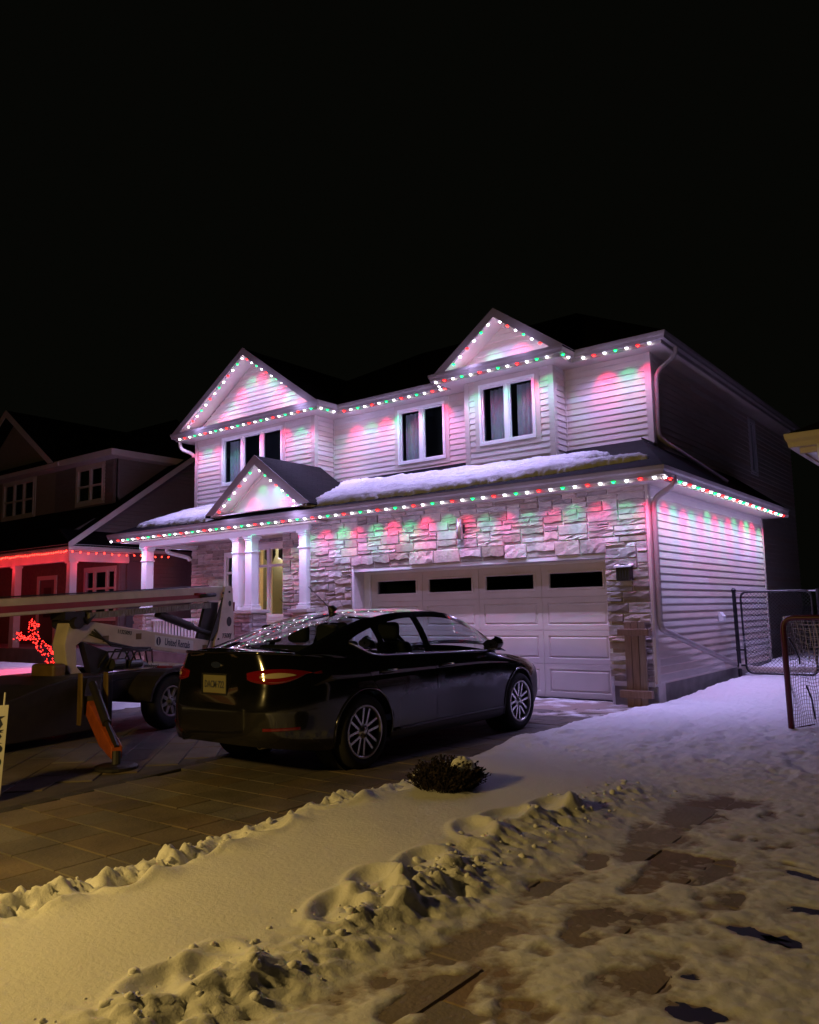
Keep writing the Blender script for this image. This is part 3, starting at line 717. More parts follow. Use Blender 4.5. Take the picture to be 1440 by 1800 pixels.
# --- upper walls
YU, YB, YL = 2.08, 1.60, 1.44
FU, FB, FL = fr_front(YU), fr_front(YB), fr_front(YL)
XL0, XL1, XB0, XB1, XR = -12.52, -8.24, -4.20, -2.28, -.62
w0 = (-11.46, -9.27, 4.53, 5.75); w1 = (-6.30, -5.04, 4.50, 5.72); w2 = (-3.88, -2.64, 4.51, 5.72)
hp = lambda w, t=.10: (w[0]-t, w[1]+t, w[2]-t, w[3]+t)
wl = wall_slab('upper_wall', FL, XL0, XL1, 3.95, 5.9, [w0], M_trimlt, house)
siding(wl, FL, XL0+.09, XL1-.085, 4.06, 5.84, [hp(w0)])
wm = wall_slab('upper_wall', FU, XL1-.1, XB0+.1, 4.2, 5.9, [w1], M_trimlt, house)
siding(wm, FU, XL1+.03, XB0-.03, 4.30, 5.84, [hp(w1)])
wb = wall_slab('upper_wall', FB, XB0, XB1, 4.1, 5.9, [w2], M_trimlt, house)
siding(wb, FB, XB0+.085, XB1-.085, 4.18, 5.84, [hp(w2)])
wr = wall_slab('upper_wall', FU, XB1-.1, XR, 4.15, 5.9, [], M_trimlt, house)
siding(wr, FU, XB1+.03, XR-.085, 4.24, 5.84)
for xx, ya, yb in ((XL1, YL+.08, YU-.02), (XB1, YB+.08, YU-.02)):
    FF = fr_right(xx); q = wall_slab('return_wall', FF, YL if xx == XL1 else YB, YU+.02, 4.0 if xx == XL1 else 4.15, 5.9, [], M_trimlt, house)
    siding(q, FF, ya, yb, 4.24, 5.84)
lr = MB(); lr.box(XB0, YB, 4.15, XB0+.08, YU, 5.9); lr.box(XL0, YL+.1, 2.9, XL0+.1, 9, 5.9); pieces(lr, 'return_wall', M_trimlt, house)
cp = MB()
for xx, yy in ((XL0, YL), (XL1, YL), (XB0, YB), (XB1, YB), (XR, YU)):
    s = 1 if xx in (XL1, XB1, XR) else -1
    z0 = {YL: 4.03, YB: 4.12, YU: 4.19}[yy]
    cp.box(xx-.085*s, yy-.026, z0, xx+.026*s, yy+.0, 5.84); cp.box(xx+.002*s, yy-.0005, z0, xx+.026*s, yy+.085, 5.84)
pieces(cp, 'corner_post', M_trimlt, house)
ic = MB()
for xx, z0 in ((XL1, 4.25), (XB1, 4.22)): ic.box(xx+.0, YU-.035, z0, xx+.035, YU-.001, 5.84)
ic.box(XB0-.035, YU-.03, 4.3, XB0-.001, YU, 5.84); pieces(ic, 'inside_corner', M_trimlt, house)
FX = fr_right(XR); us = wall_slab('side_wall', FX, YU+.02, 12.4, 2.5, 5.9, [(8.25, 8.75, 4.45, 5.72)], M_trimlt, house)
siding(us, FX, YU+.10, 12.4, 4.10, 5.84, [(8.2, 8.8, 4.4, 5.77)])
lw = wall_slab('rear_side_wall', FX, 6.31, 12.4, G-.1, 2.5, [], M_trimlt, house); siding(lw, FX, 6.35, 12.4, .3, 4.08)
window(house, FX, 8.25, 8.75, 4.45, 5.72, 1, M_white, casing=.05, casing_m=M_white)
window(house, FL, *w0, 3, curtains=[(w0[0]+.07, w0[0]+.62, 1, 1)])
window(house, FU, *w1, 2, curtains=[(w1[0]+.06, w1[0]+.58, 1, 1)])
window(house, FB, *w2, 2, curtains=[(w2[0]+.14, w2[0]+.58, 1, .78), (w2[1]-.5, w2[1]-.04, 1, 1)])
# --- eaves: gutter, fascia, soffit
lowp = [(-13.35, 2.6), (-13.35, -.40), (.37, -.40), (.37, 6.70)]
upp = [(-12.87, 4.0), (-12.87, 1.04), (-7.76, 1.04), (-7.76, 1.68), (-4.66, 1.68), (-4.66, 1.20), (-1.91, 1.20), (-1.91, 1.68), (-.24, 1.68), (-.24, 12.6)]
for path, zt, dep in ((lowp, 3.33, .46), (upp, 6.0, .46)):
    g_ = MB(); sweep(g_, GUT, path, zt-.128); g_.obj('gutter', M_trim, house)
    f_ = MB(); sweep(f_, [(-.002, zt-.19), (-.002, zt-.02), (-.025, zt-.02), (-.025, zt-.19)], path); f_.obj('fascia', M_trim, house)
    s_ = MB(); sweep(s_, [(-.027, zt-.175), (-.027, zt-.16), (-dep, zt-.16), (-dep, zt-.175)], path); s_.obj('soffit', M_trimlt, house)
# --- roofs
def slab(mb, pts, t=.05): return mb.prism(pts, (0, 0, -t))
rf = MB()
slab(rf, [(.455, -.485, 3.335), (-.83, YU, 4.28), (XL1-.1, YU, 4.28), (XL1-.1, YL, zroof(YL)), (-12.5, YL, zroof(YL)), (-13.43, -.485, 3.335)])
slab(rf, [(.455, -.485, 3.336), (.455, 6.72, 3.336), (XR, 6.72, 4.15), (XR, YU, 4.15), (-.83, YU, 4.281)])
slab(rf, [(-13.43, -.485, 3.336), (-12.5, YL, zroof(YL)), (-12.5, 2.7, zroof(YL)), (-13.43, 2.7, 3.336)])
rfo = rf.obj('roof', M_shing, house); rfo['label'] = 'dark shingled lower roof over garage and porch'
fl = MB(); fl.box(XL1, YU-.03, 4.28, XB0, YU-.024, 4.34); fl.prism([(-.83, YU-.03, 4.285), (-.83, YU-.03, 4.32), (XR+.02, YU-.03, 4.19), (XR+.02, YU-.03, 4.15)], (0, .01, 0)); pieces(fl, 'flashing', M_black, house)
bkf = MB(); bkf.prism([(.455, 6.73, 3.16), (.455, 6.73, 3.33), (XR, 6.73, 4.14), (XR, 6.73, 3.16)], (0, .03, 0)); bkf.obj('rake_board', M_trim, house)
mr = MB(); ry, rz_ = 6.6, 8.72
slab(mr, [(-.16, 1.60, 6.005), (-4.1, ry, rz_), (-9.0, ry, rz_), (-12.95, 1.60, 6.005)])
slab(mr, [(-.16, 1.60, 6.006), (-.16, 12.6, 6.006), (-4.1, ry, rz_)]); slab(mr, [(-12.95, 1.60, 6.006), (-9.0, ry, rz_), (-12.95, 12.6, 6.006)])
slab(mr, [(-.16, 12.6, 6.007), (-12.95, 12.6, 6.007), (-9.0, ry, rz_), (-4.1, ry, rz_)])
mr.obj('roof', M_shing, house)
def gable(xa, xb, xm, ze, zp, yf, yw, yb, face_m, sided, ledge, tag_, fas=.17):
    sl = (zp-ze)/((xb-xa)/2); t = .03
    r_ = MB()
    for xe in (xa, xb):
        r_.prism([(xe, yf+.012, ze), (xm, yf+.012, zp), (xm, yb, zp), (xe, yb, ze)], (0, 0, -t))
    ro = r_.obj('gable_roof', M_shing, house); ro['label'] = tag_
    f_ = MB()
    for xe in (xa, xb):
        f_.prism([(xe, yf, ze+.012), (xm, yf, zp+.012), (xm, yf, zp-fas), (xe+(xm-xe)*fas/(zp-ze)*1.0, yf, ze)], (0, .012, 0))
    pieces(f_, 'rake_fascia', M_trim, ro)
    s_ = MB(); dz = fas*.8
    for xe in (xa, xb):
        k = (xm-xe)*dz/(zp-ze)
        s_.prism([(xe+k*.8, yf+.012, ze+dz*.8-dz), (xm, yf+.012, zp-dz), (xm, yw+.02, zp-dz), (xe+k*.8, yw+.02, ze+dz*.8-dz)], (0, 0, .012))
    pieces(s_, 'rake_soffit', M_trimlt, ro)
    g_ = MB(); zb = ze+.06
    hw = lambda z: max(0, (zp-dz-z)/sl)
    g_.prism([(xm-hw(zb), yw, zb), (xm+hw(zb), yw, zb), (xm, yw, zp-dz)], (0, .05, 0))
    go = g_.obj('gable_wall', face_m, ro)
    if sided: siding(go, fr_front(yw), xa, xb, zb+.02, zp-dz, clip=lambda z: (xm-hw(z), xm+hw(z)))
    else:
        tr_ = MB()
        for s in (-1, 1): tr_.bar((xm+s*(hw(zb)-.05), yw-.012, zb+.02), (xm, yw-.012, zp-dz-.06), .02, .05)
        pieces(tr_, 'gable_trim', M_trimlt, ro)
    l_ = MB(); l_.prism([(xa+.12, yf+.06, ze-.0), (xb-.12, yf+.06, ze-.0), (xb-.3, yw+.0, ze+ledge), (xa+.3, yw+.0, ze+ledge)], (0, 0, -.02)); l_.obj('ledge_flashing', M_trimlt, ro)
    return ro
gable(-12.90, -7.70, -10.16, 5.99, 7.71, .94, YL, 6.0, M_trimlt, True, .07, 'left front gable with beige siding')
gable(-9.66, -6.50, -8.08, 3.455, 4.60, -.5, -.10, 1.46, M_trimlt, False, .05, 'small porch gable with plain face', fas=.20)
gable(-4.62, -1.80, -3.21, 5.985, 7.00, 1.10, YB, 4.4, M_trimlt, True, .05, 'small gable over the bay window')
vt = MB(); vt.lathe([(.05, 6.2), (.05, 6.46), (.055, 6.46), (.0005, 6.47)], (-7.35, 2.6, 0), 'z', 12); vt.obj('roof_vent', M_black, house)
# --- downpipes
def pipe(name, pts, r=.038, m=M_trim):
    b = MB(); b.tube(pts, r, 8); return smooth_by_angle(b.obj(name, m, house), 50)
def curve_pts(pts, n=6):
    P = [Vector(p) for p in pts]; out = [P[0]]
    for i in range(1, len(P)-1):
        a = P[i]+(P[i-1]-P[i])*min(.5, .13/max((P[i-1]-P[i]).length, .01)); b = P[i]+(P[i+1]-P[i])*min(.5, .13/max((P[i+1]-P[i]).length, .01))
        for k in range(n+1): t = k/n; out.append(a*(1-t)**2+P[i]*2*t*(1-t)+b*t*t)
    return out+[P[-1]]
pipe('downpipe', curve_pts([(-.19, 2.25, 5.88), (-.20, 2.25, 5.74), (-.54, 2.17, 5.46), (-.56, 2.16, 4.32), (-.50, 2.25, 4.235), (.36, 2.86, 3.47)]), .042)
pipe('downpipe', curve_pts([(.42, .02, 3.23), (.42, .02, 3.10), (.07, .10, 2.94), (.07, .09, 1.06), (.09, .16, 1.00), (.09, 3.55, .30)]), .045)
pipe('downpipe', curve_pts([(-12.80, 1.12, 5.87), (-12.80, 1.14, 5.62), (-12.58, 1.38, 5.50), (-12.58, 1.40, 5.42)]), .045, M_trimlt)
pipe('downpipe', curve_pts([(-13.1, 1.0, 3.1), (-13.1, 1.0, 2.95), (-12.66, 1.36, 2.80), (-12.66, 1.38, 2.72)]), .05, M_white)
# --- porch
FP = fr_front(YL)
pwin = (-10.17, -8.45, 1.25, 2.93); pw2 = (-11.30, -10.62, .66, 2.80)
pwall = wall_slab('porch_wall', FP, -12.62, -7.3, G, 3.12, [pwin, pw2], M_mortar, house, -.2, .014)
stone_wall(pwall, FP, -12.62, -7.3, .5, 3.10, [hp(pwin, .06), hp(pw2, .06), (-9, -7.2, -1, 1.0)], seed=8)
M_warm = mat('warm_room', (.62, .46, .26), .9, var=.1, vscale=2)
pw = window(house, FP, *pwin, [0, .23, .62, 1.0], rail=[2.46], room=True, room_m=M_warm, room_d=2.6, room_e=2.3, name='porch_window', casing=.05, casing_m=M_white)
window(house, FP, *pw2, 1, rail=[2.35], casing=.05, casing_m=M_white, name='sidelight_window')
lo = bpy.data.objects.new('room_light', lamp('room_light', 'POINT', 230, (1.0, .70, .34), .12)); link(lo, pw, (-10.2, 2.6, 2.85))
pl = MB(); rr = random.Random(5)
for cx, cz, n_, h_ in ((-9.35, 1.42, 26, .42), (-8.85, 1.40, 14, .3)):
    pl.lathe([(.0005, cz-.16), (.08, cz-.16), (.11, cz), (.0005, cz)], (cx, 1.75, 0), 'z', 10)
    for i in range(n_):
        a = rr.uniform(0, 6.3); l = rr.uniform(.5, 1)*h_; w = .03
        d = Vector((math.cos(a)*.6, math.sin(a)*.3, rr.uniform(.4, 1))).normalized(); p = Vector((cx, 1.75, cz)); sd = d.cross(Vector((0, 1, .2))).normalized()*w
        pl.poly([p, p+d*l*.5+sd, p+d*l, p+d*l*.5-sd])
pl.obj('house_plant', mat('plant', (.03, .035, .015), .8), pw)
va = MB()
for k, (a, b) in enumerate(((-10.1, -9.72), (-9.62, -8.9))):
    va.add([(a, 1.62, 2.90), (b, 1.62, 2.90), (b, 1.62, 2.72), ((a*.35+b*.65), 1.62, 2.50), ((a*.7+b*.3), 1.62, 2.56), (a, 1.62, 2.66)], [(0, 1, 2, 3, 4, 5)])
pieces(va, 'valance', mat('valance', (.025, .02, .03), .9), pw)
tb = MB(); tb.box(-12.2, 3.5, 1.2, -10.2, 3.9, 1.66); tb.box(-11.9, 4.02, 1.95, -10.7, 4.08, 2.6); tb.obj('sideboard', mat('brown_wood', (.10, .065, .02), .7), pw)
tre = MB()
for k in range(5):
    cx = -11.9+k*.36; hh = rr.uniform(.35, .6); tre.lathe([(.0005, 1.68+hh), (.06, 1.68+hh*.5), (.13, 1.68), (.0005, 1.68)], (cx, 3.65, 0), 'z', 8)
pieces(tre, 'table_tree', mat('dark_green', (.02, .025, .008), .9), pw)
pf = MB(); pf.box(-12.7, -.2, G, -6.96, YL, .55); pf.box(-12.75, -.23, .55, -6.96, YL, .60); pieces(pf, 'porch_floor', M_conc, house)
pc_ = MB(); pc_.box(-13.0, -.36, 3.10, -6.45, YL, 3.13); pc_.obj('porch_ceiling', M_trimlt, house)
bm2 = MB(); bm2.box(-12.62, -.13, 2.99, -6.88, .10, 3.145); bm2.box(-12.62, .10, 2.99, -12.38, YL, 3.099); pieces(bm2, 'porch_beam', M_white, house)
def column(x0, y0=-.12, s=.20):
    b = MB(); x1, y1 = x0+s, y0+s
    b.box(x0, y0, 1.46, x1, y1, 2.95)
    c = b.obj('column', M_white, house)
    t = MB()
    for (z0, z1, e) in ((1.435, 1.50, .045), (1.502, 1.545, .022), (2.64, 2.67, .025), (2.90, 2.94, .02), (2.942, 2.985, .045)): t.box(x0-e, y0-e, z0, x1+e, y1+e, z1)
    pieces(t, 'column_moulding', M_white, c, fn=lambda o: bevel(o, .008))
for x in (-12.53, -9.20, -8.78, -7.16): column(x)
def pier(xa, xb, ya=-.24, yb=.20):
    p = MB(); p.box(xa+.03, ya+.03, G-.05, xb-.03, yb, 1.36); po = p.obj('pier', M_mortar, house)
    stone_wall(po, fr_front(ya+.03), xa+.03, xb-.03, .0, 1.34, seed=int(-xa*10)); stone_wall(po, fr_right(xb-.03), ya+.03, yb, .0, 1.34, seed=int(-xa*7))
    c = MB(); c.box(xa-.05, ya-.05, 1.362, xb+.05, yb+.02, 1.432); bevel(c.obj('pier_cap', M_cap, po), .012)
pier(-12.66, -12.20); pier(-9.34, -8.44); pier(-7.28, -6.83)
ra = MB(); ra.box(-12.16, -.07, 1.22, -9.38, .01, 1.27); ra.box(-12.16, -.06, .70, -9.38, .0, .74); rao = ra.obj('porch_railing', M_white, house)
bl = MB(); bl.box(-.018, -.018, 0, .018, .018, .478); blm = bl.mesh('baluster', M_white)
for i in range(23): link(bpy.data.objects.new('baluster', blm), rao, (-12.08+i*.118, -.03, .741))
# --- fixtures
sc = MB(); sc.lathe([(.0005, 2.55), (.05, 2.55), (.055, 2.56), (.055, 2.90), (.05, 2.905), (.05, 2.87), (.0005, 2.87)], (-3.27, -.12, 0), 'z', 20); sco = sc.obj('wall_light', M_steel, house, smooth=False); smooth_by_angle(sco)
sp = MB(); sp.box(-3.33, -.06, 2.66, -3.21, -.01, 2.80); sp.obj('wall_plate', M_black, sco)
mbx = MB(); mbx.box(-.47, -.16, 1.74, -.25, -.03, 1.93); mbo = bevel(mbx.obj('mailbox', M_black, house), .01)
lid = MB(); lid.prism([(-.49, -.185, 1.935), (-.49, -.03, 1.97), (-.49, -.03, 1.99), (-.49, -.185, 1.955)], (.26, 0, 0)); lido = lid.obj('lid', M_white, mbo)
sl_ = MB(); sl_.prism([(-.43, -.15, 1.966), (-.43, -.08, 1.982), (-.43, -.08, 1.986), (-.43, -.15, 1.970)], (.14, 0, 0)); sl_.obj('slot', M_black, lido)
rb = MB()
for k in range(5): rb.box(-.455+k*.045, -.172, 1.75, -.435+k*.045, -.161, 1.92)
pieces(rb, 'rib', M_iron, mbo)
pk = MB(); pk.box(-5.76, -.0, .95, -5.70, -.0, 1.1) if False else pk.box(-5.808, .10, 1.02, -5.79, .2, 1.20); pk.obj('keypad', mat('grey_plastic', (.35, .36, .38), .5), house)

# ------------------------------------------------------------------ roofline lights
ls = thing('roofline_lights', 'multicoloured lights along the lower eave above stone garage wall and porch', 'string lights', (-6, -.45, 3.1), group='roofline light strings')
light_run(ls, (-13.02, -.455, 3.165), (.34, -.455, 3.165), 1)
light_run(ls, (-13.405, -.40, 3.165), (-13.405, 2.0, 3.165), 2, aim='+x')
ls = thing('roofline_lights', 'multicoloured lights along the eave of the sided garage wall on the right', 'string lights', (.42, 3, 3.1), group='roofline light strings')
light_run(ls, (.425, -.36, 3.165), (.425, 6.55, 3.165), 0, aim='-x')
ls = thing('roofline_lights', 'multicoloured lights along the upper eave under the left gable', 'string lights', (-10, 1, 5.8), group='roofline light strings')
light_run(ls, (-12.62, .985, 5.835), (-7.80, .985, 5.835), 0); light_run(ls, (-7.705, 1.10, 5.835), (-7.705, 1.60, 5.835), 2, aim='-x')
ls = thing('roofline_lights', 'multicoloured lights along the upper eave above the middle window', 'string lights', (-6, 1.6, 5.8), group='roofline light strings')
light_run(ls, (-7.50, 1.625, 5.835), (-4.76, 1.625, 5.835), 1)
ls = thing('roofline_lights', 'multicoloured lights along the upper eave under the small gable', 'string lights', (-3.2, 1.1, 5.8), group='roofline light strings')
light_run(ls, (-4.60, 1.145, 5.835), (-2.0, 1.145, 5.835), 0); light_run(ls, (-1.855, 1.22, 5.835), (-1.855, 1.60, 5.835), 3, aim='-x'); light_run(ls, (-4.715, 1.62, 5.835), (-4.715, 1.24, 5.835), 1, aim='+x')
ls = thing('roofline_lights', 'multicoloured lights along the short upper eave at the right corner', 'string lights', (-1, 1.6, 5.8), group='roofline light strings')
light_run(ls, (-1.66, 1.625, 5.835), (-.30, 1.625, 5.835), 0)
def rake_lights(label, xm, zp, dx, dz, y, ph):
    t = thing('rake_lights', label, 'string lights', (xm, y, zp-dz), group='gable light strings')
    light_run(t, (xm-dx, y, zp-dz), (xm-.06, y, zp-.045), ph); light_run(t, (xm+.12, y, zp-.11), (xm+dx, y, zp-dz), ph+1)
rake_lights('multicoloured lights along both slopes of the large left gable', -10.16, 7.52, 2.10, 1.42, .985, 0)
rake_lights('multicoloured lights along both slopes of the small porch gable', -8.08, 4.38, 1.16, .86, -.455, 1)
rake_lights('multicoloured lights along both slopes of the gable over the bay', -3.21, 6.83, .96, .72, 1.145, 3)

# ------------------------------------------------------------------ snow on the roof
def roof_snow(name, label, poly, thick, seed, plane=None, step=.025, zfun=zroof):
    xs_ = [p[0] for p in poly]; ys_ = [p[1] for p in poly]
    X, Y = np.meshgrid(np.arange(min(xs_)-.1, max(xs_)+.1, step), np.arange(min(ys_)-.1, max(ys_)+.1, step), indexing='ij')
    d = np.full(X.shape, 9.0); ins = np.zeros(X.shape, bool); n = len(poly)
    for i in range(n):
        x0, y0 = poly[i]; x1, y1 = poly[(i+1) % n]
        ex, ey = x1-x0, y1-y0; t = np.clip(((X-x0)*ex+(Y-y0)*ey)/(ex*ex+ey*ey), 0, 1)
        d = np.minimum(d, np.hypot(X-x0-t*ex, Y-y0-t*ey))
        c = ((y0 > Y) != (y1 > Y)) & (X < (x1-x0)*(Y-y0)/(y1-y0+1e-9)+x0); ins ^= c
    sd = np.where(ins, d, -d)+.17*(fbm(X*3.1, Y*3.1, seed, 4)-.5)+.10*(fbm(X*11, Y*11, seed+2, 3)-.5)
    nn = fbm(X*2.2, Y*2.2, seed+5, 4); rough_ = fbm(X*9, Y*9, seed+9, 3)
    H = thick*np.sqrt(np.clip(sd/.14, 0, 1))*(.75+.6*nn)+.028*(rough_-.5)*ss(.02, .2, sd)
    Z = zfun(Y)+np.where(sd > 0, H+.004, -.05)
    nx, ny = X.shape; idx = np.arange(nx*ny).reshape(nx, ny); q = np.stack([idx[:-1, :-1], idx[1:, :-1], idx[1:, 1:], idx[:-1, 1:]], -1).reshape(-1, 4)
    q = q[(sd.ravel()[q] > 0).any(1)]
    b = MB(); used = np.unique(q); rm = np.full(nx*ny, -1); rm[used] = np.arange(len(used)); co = np.stack([X, Y, Z], -1).reshape(-1, 3)[used]
    b.v = [tuple(c) for c in co.tolist()]; b.f = [tuple(c) for c in rm[q].tolist()]
    o_ = b.obj(name, M_snowroof, None, smooth=True, recalc=False); return tag(o_, label, 'snow', kind='stuff')
roof_snow('roof_snow', 'thick snow bank lying along the roof above the garage door', [(-7.15, -.12), (-6.4, -.28), (-4.0, -.36), (-2.0, -.20), (-.7, .02), (.02, .10), (-.1, .30), (-.9, .42), (-1.3, .52), (-.95, .95), (-1.6, 1.12), (-3.2, 1.32), (-4.9, 1.50), (-6.2, 1.62), (-7.3, 1.95), (-7.9, 2.0), (-7.6, 1.2)], .105, 3)
roof_snow('roof_snow', 'smooth snow on the porch roof left of its small gable', [(-13.05, -.02), (-11.6, -.22), (-10.6, -.33), (-9.75, -.40), (-9.3, .3), (-9.0, 1.42), (-12.45, 1.42)], .09, 17)
# ------------------------------------------------------------------ the black sedan
def car_paint():
    m = mat('black_car_paint', (.0035, .0035, .0042), .22, coat=1.0, spec=.5); t = m.node_tree; N = t.nodes; L = t.links; b = N['Principled BSDF']
    tc = N.new('ShaderNodeTexCoord'); sp = N.new('ShaderNodeSeparateXYZ'); L.new(tc.outputs['Object'], sp.inputs[0])
    n = N.new('ShaderNodeTexNoise'); n.inputs['Scale'].default_value = 3.2; n.inputs['Detail'].default_value = 7; L.new(tc.outputs['Object'], n.inputs['Vector'])
    mu = N.new('ShaderNodeMath'); mu.operation = 'MULTIPLY_ADD'; mu.inputs[1].default_value = .55; L.new(n.outputs['Fac'], mu.inputs[0]); L.new(sp.outputs[2], mu.inputs[2])
    mr = N.new('ShaderNodeMapRange'); mr.inputs[1].default_value = 1.02; mr.inputs[2].default_value = .86; mr.inputs[3].default_value = 0; mr.inputs[4].default_value = 1; L.new(mu.outputs[0], mr.inputs[0])
    fy = N.new('ShaderNodeMapRange'); fy.inputs[1].default_value = .1; fy.inputs[2].default_value = 1.6; fy.inputs[3].default_value = .12; fy.inputs[4].default_value = 1; L.new(sp.outputs[1], fy.inputs[0])
    m2 = N.new('ShaderNodeMath'); m2.operation = 'MULTIPLY'; L.new(mr.outputs[0], m2.inputs[0]); L.new(fy.outputs[0], m2.inputs[1])
    mx = N.new('ShaderNodeMix'); mx.data_type = 'RGBA'; mx.inputs[6].default_value = (.0035, .0035, .0042, 1); mx.inputs[7].default_value = (.034, .033, .035, 1); L.new(m2.outputs[0], mx.inputs[0]); L.new(mx.outputs[2], b.inputs['Base Color'])
    rr_ = N.new('ShaderNodeMapRange'); rr_.inputs[3].default_value = .10; rr_.inputs[4].default_value = .6; L.new(m2.outputs[0], rr_.inputs[0]); L.new(rr_.outputs[0], b.inputs['Roughness'])
    cw_ = N.new('ShaderNodeMapRange'); cw_.inputs[3].default_value = 1; cw_.inputs[4].default_value = .15; L.new(m2.outputs[0], cw_.inputs[0]); L.new(cw_.outputs[0], b.inputs['Coat Weight'])
    return m
M_paint = car_paint()
M_cglass = glass_mat('car_glass', (.70, .77, .79)); M_chrome = mat('chrome', (.75, .75, .76), .12, metal=1)
M_tyre = mat('tyre', (.012, .012, .012), .85, bump=.3, bscale=60); M_rim = mat('alloy', (.52, .51, .50), .28, metal=1, var=.1)
M_rlens = mat('red_lens', (.16, .004, .006), .08, coat=1); M_clens = mat('clear_lens', (.42, .34, .22), .15, coat=1); M_cabin = mat('cabin_cloth', (.012, .012, .013), .9)
M_plate = mat('plate', (.17, .15, .075), .6); M_ptext = mat('plate_text', (.05, .05, .07), .6)

car = thing('parked_car', 'black four door sedan parked on the driveway facing the garage', 'car', (-1.47, -5.73, G))
def ip(x, pts):
    xs_, ys_ = zip(*pts); n = len(xs_)
    if x <= xs_[0]: return ys_[0]
    if x >= xs_[-1]: return ys_[-1]
    for i in range(n-1):
        if x <= xs_[i+1]:
            h = xs_[i+1]-xs_[i]; t = (x-xs_[i])/h
            def sl(k):
                if k == 0 or k == n-1: return (ys_[min(k+1, n-1)]-ys_[max(k-1, 0)])/(xs_[min(k+1, n-1)]-xs_[max(k-1, 0)])
                a = (ys_[k]-ys_[k-1])/(xs_[k]-xs_[k-1]); b = (ys_[k+1]-ys_[k])/(xs_[k+1]-xs_[k]); return 0 if a*b <= 0 else 2*a*b/(a+b)
            m0, m1 = sl(i)*h, sl(i+1)*h; t2, t3 = t*t, t*t*t
            return (2*t3-3*t2+1)*ys_[i]+(t3-2*t2+t)*m0+(-2*t3+3*t2)*ys_[i+1]+(t3-t2)*m1
YC = 1.25
def cw_(z): return ip(z, [(.16, .80), (.24, .885), (.34, .905), (.50, .915), (.68, .925), (.80, .920), (.88, .895), (.97, .855), (1.06, .80), (1.14, .74)])
def cyr(z): return ip(z, [(.16, -.90), (.24, -1.0), (.40, -1.055), (.60, -1.06), (.68, -1.045), (.80, -1.02), (1.0, -1.0), (1.09, -.995), (1.15, -.96)])
def cyf(z): return ip(z, [(.16, 3.62), (.24, 3.72), (.42, 3.80), (.60, 3.78), (.72, 3.68), (.80, 3.52), (.95, 3.0)])
def ctop(y): return ip(y, [(-1.06, 1.085), (-.9, 1.075), (-.5, 1.035), (0, 1.005), (.8, .985), (1.6, .965), (2.4, .955), (2.9, .915), (3.3, .845), (3.6, .765), (3.82, .66)])
def cbot(y): return ip(y, [(-1.06, .31), (-.8, .27), (-.4, .22), (0, .20), (1.4, .19), (2.85, .20), (3.4, .22), (3.8, .25)])
NR, NF = 5.0, 4.6
def slice_pt(th, z):                       # th: -pi/2 rear centre, 0 side, +pi/2 front centre
    c, s = math.cos(th), math.sin(th); n = NR if s < 0 else NF
    k = max(abs(c), 1e-9)**(2/n); q = abs(s)**(2/n)
    L_ = (YC-cyr(z)) if s < 0 else (cyf(z)-YC)
    return Vector((cw_(z)*k, YC+math.copysign(q, s)*L_, z))
def th_of(y, z):
    L_ = (YC-cyr(z)) if y < YC else (cyf(z)-YC); n = NR if y < YC else NF
    t = min(1, abs(y-YC)/L_); return math.copysign(math.asin(min(1, t**(n/2))), y-YC)
def side_x(y, z):
    L_ = (YC-cyr(z)) if y < YC else (cyf(z)-YC); n = NR if y < YC else NF
    return cw_(z)*max(0, 1-min(1, abs(y-YC)/L_)**n)**(1/n)
body = MB(); NT, NV = 150, 22
def th_samples():
    out = []
    for i in range(NT+1):
        t = i/NT; a = -math.pi/2+math.pi*t; out.append(a)
    ys_ = list(np.linspace(-.92, 3.4, 110)); mids = [th_of(y_, .6) for y_ in ys_]
    rear = [-math.pi/2+(mids[0]+math.pi/2)*k/26 for k in range(26)]; front = [mids[-1]+(math.pi/2-mids[-1])*k/26 for k in range(1, 27)]
    return rear+mids+front
TH = th_samples()
def low_pt(th, v, off=0):
    y0 = slice_pt(th, .7).y; zb, zt = cbot(y0), ctop(y0)
    z = zb+(zt-zb)*v; p = slice_pt(th, z)
    if off:
        e = 1e-3; a = slice_pt(th+e, z)-slice_pt(th-e, z); b = slice_pt(th, z+e)-slice_pt(th, z-e); n = a.cross(b).normalized()
        if n.dot(p-Vector((0, YC, z))) < 0: n = -n
        p = p+n*off
    return p
for sgn in (1, -1):
    vs = []
    for th in TH:
        for j in range(NV+1):
            p = low_pt(th, j/NV); vs.append((p.x*sgn, p.y, p.z))
    body.add(vs, [(i*(NV+1)+j, (i+1)*(NV+1)+j, (i+1)*(NV+1)+j+1, i*(NV+1)+j+1) for i in range(len(TH)-1) for j in range(NV)])
def top_rows(ths, crown, nx=16):
    vs = []
    for th in ths:
        p = low_pt(th, 1)
        for k in range(nx+1):
            s_ = -1+2*k/nx; vs.append((p.x*s_, p.y, p.z+crown(p.y)*(1-abs(s_)**2.4)))
    n = len(ths); body.add(vs, [(i*(nx+1)+k, (i+1)*(nx+1)+k, (i+1)*(nx+1)+k+1, i*(nx+1)+k+1) for i in range(n-1) for k in range(nx)])
top_rows([t for t in TH if low_pt(t, 1).y < -.38], lambda y: ip(y, [(-1.0, .0), (-.985, .030), (-.95, .052), (-.8, .050), (-.4, .07)]))
top_rows([t for t in TH if low_pt(t, 1).y > 2.40], lambda y: ip(y, [(2.45, .085), (3.0, .085), (3.4, .06), (3.6, .03), (3.75, .0)]))
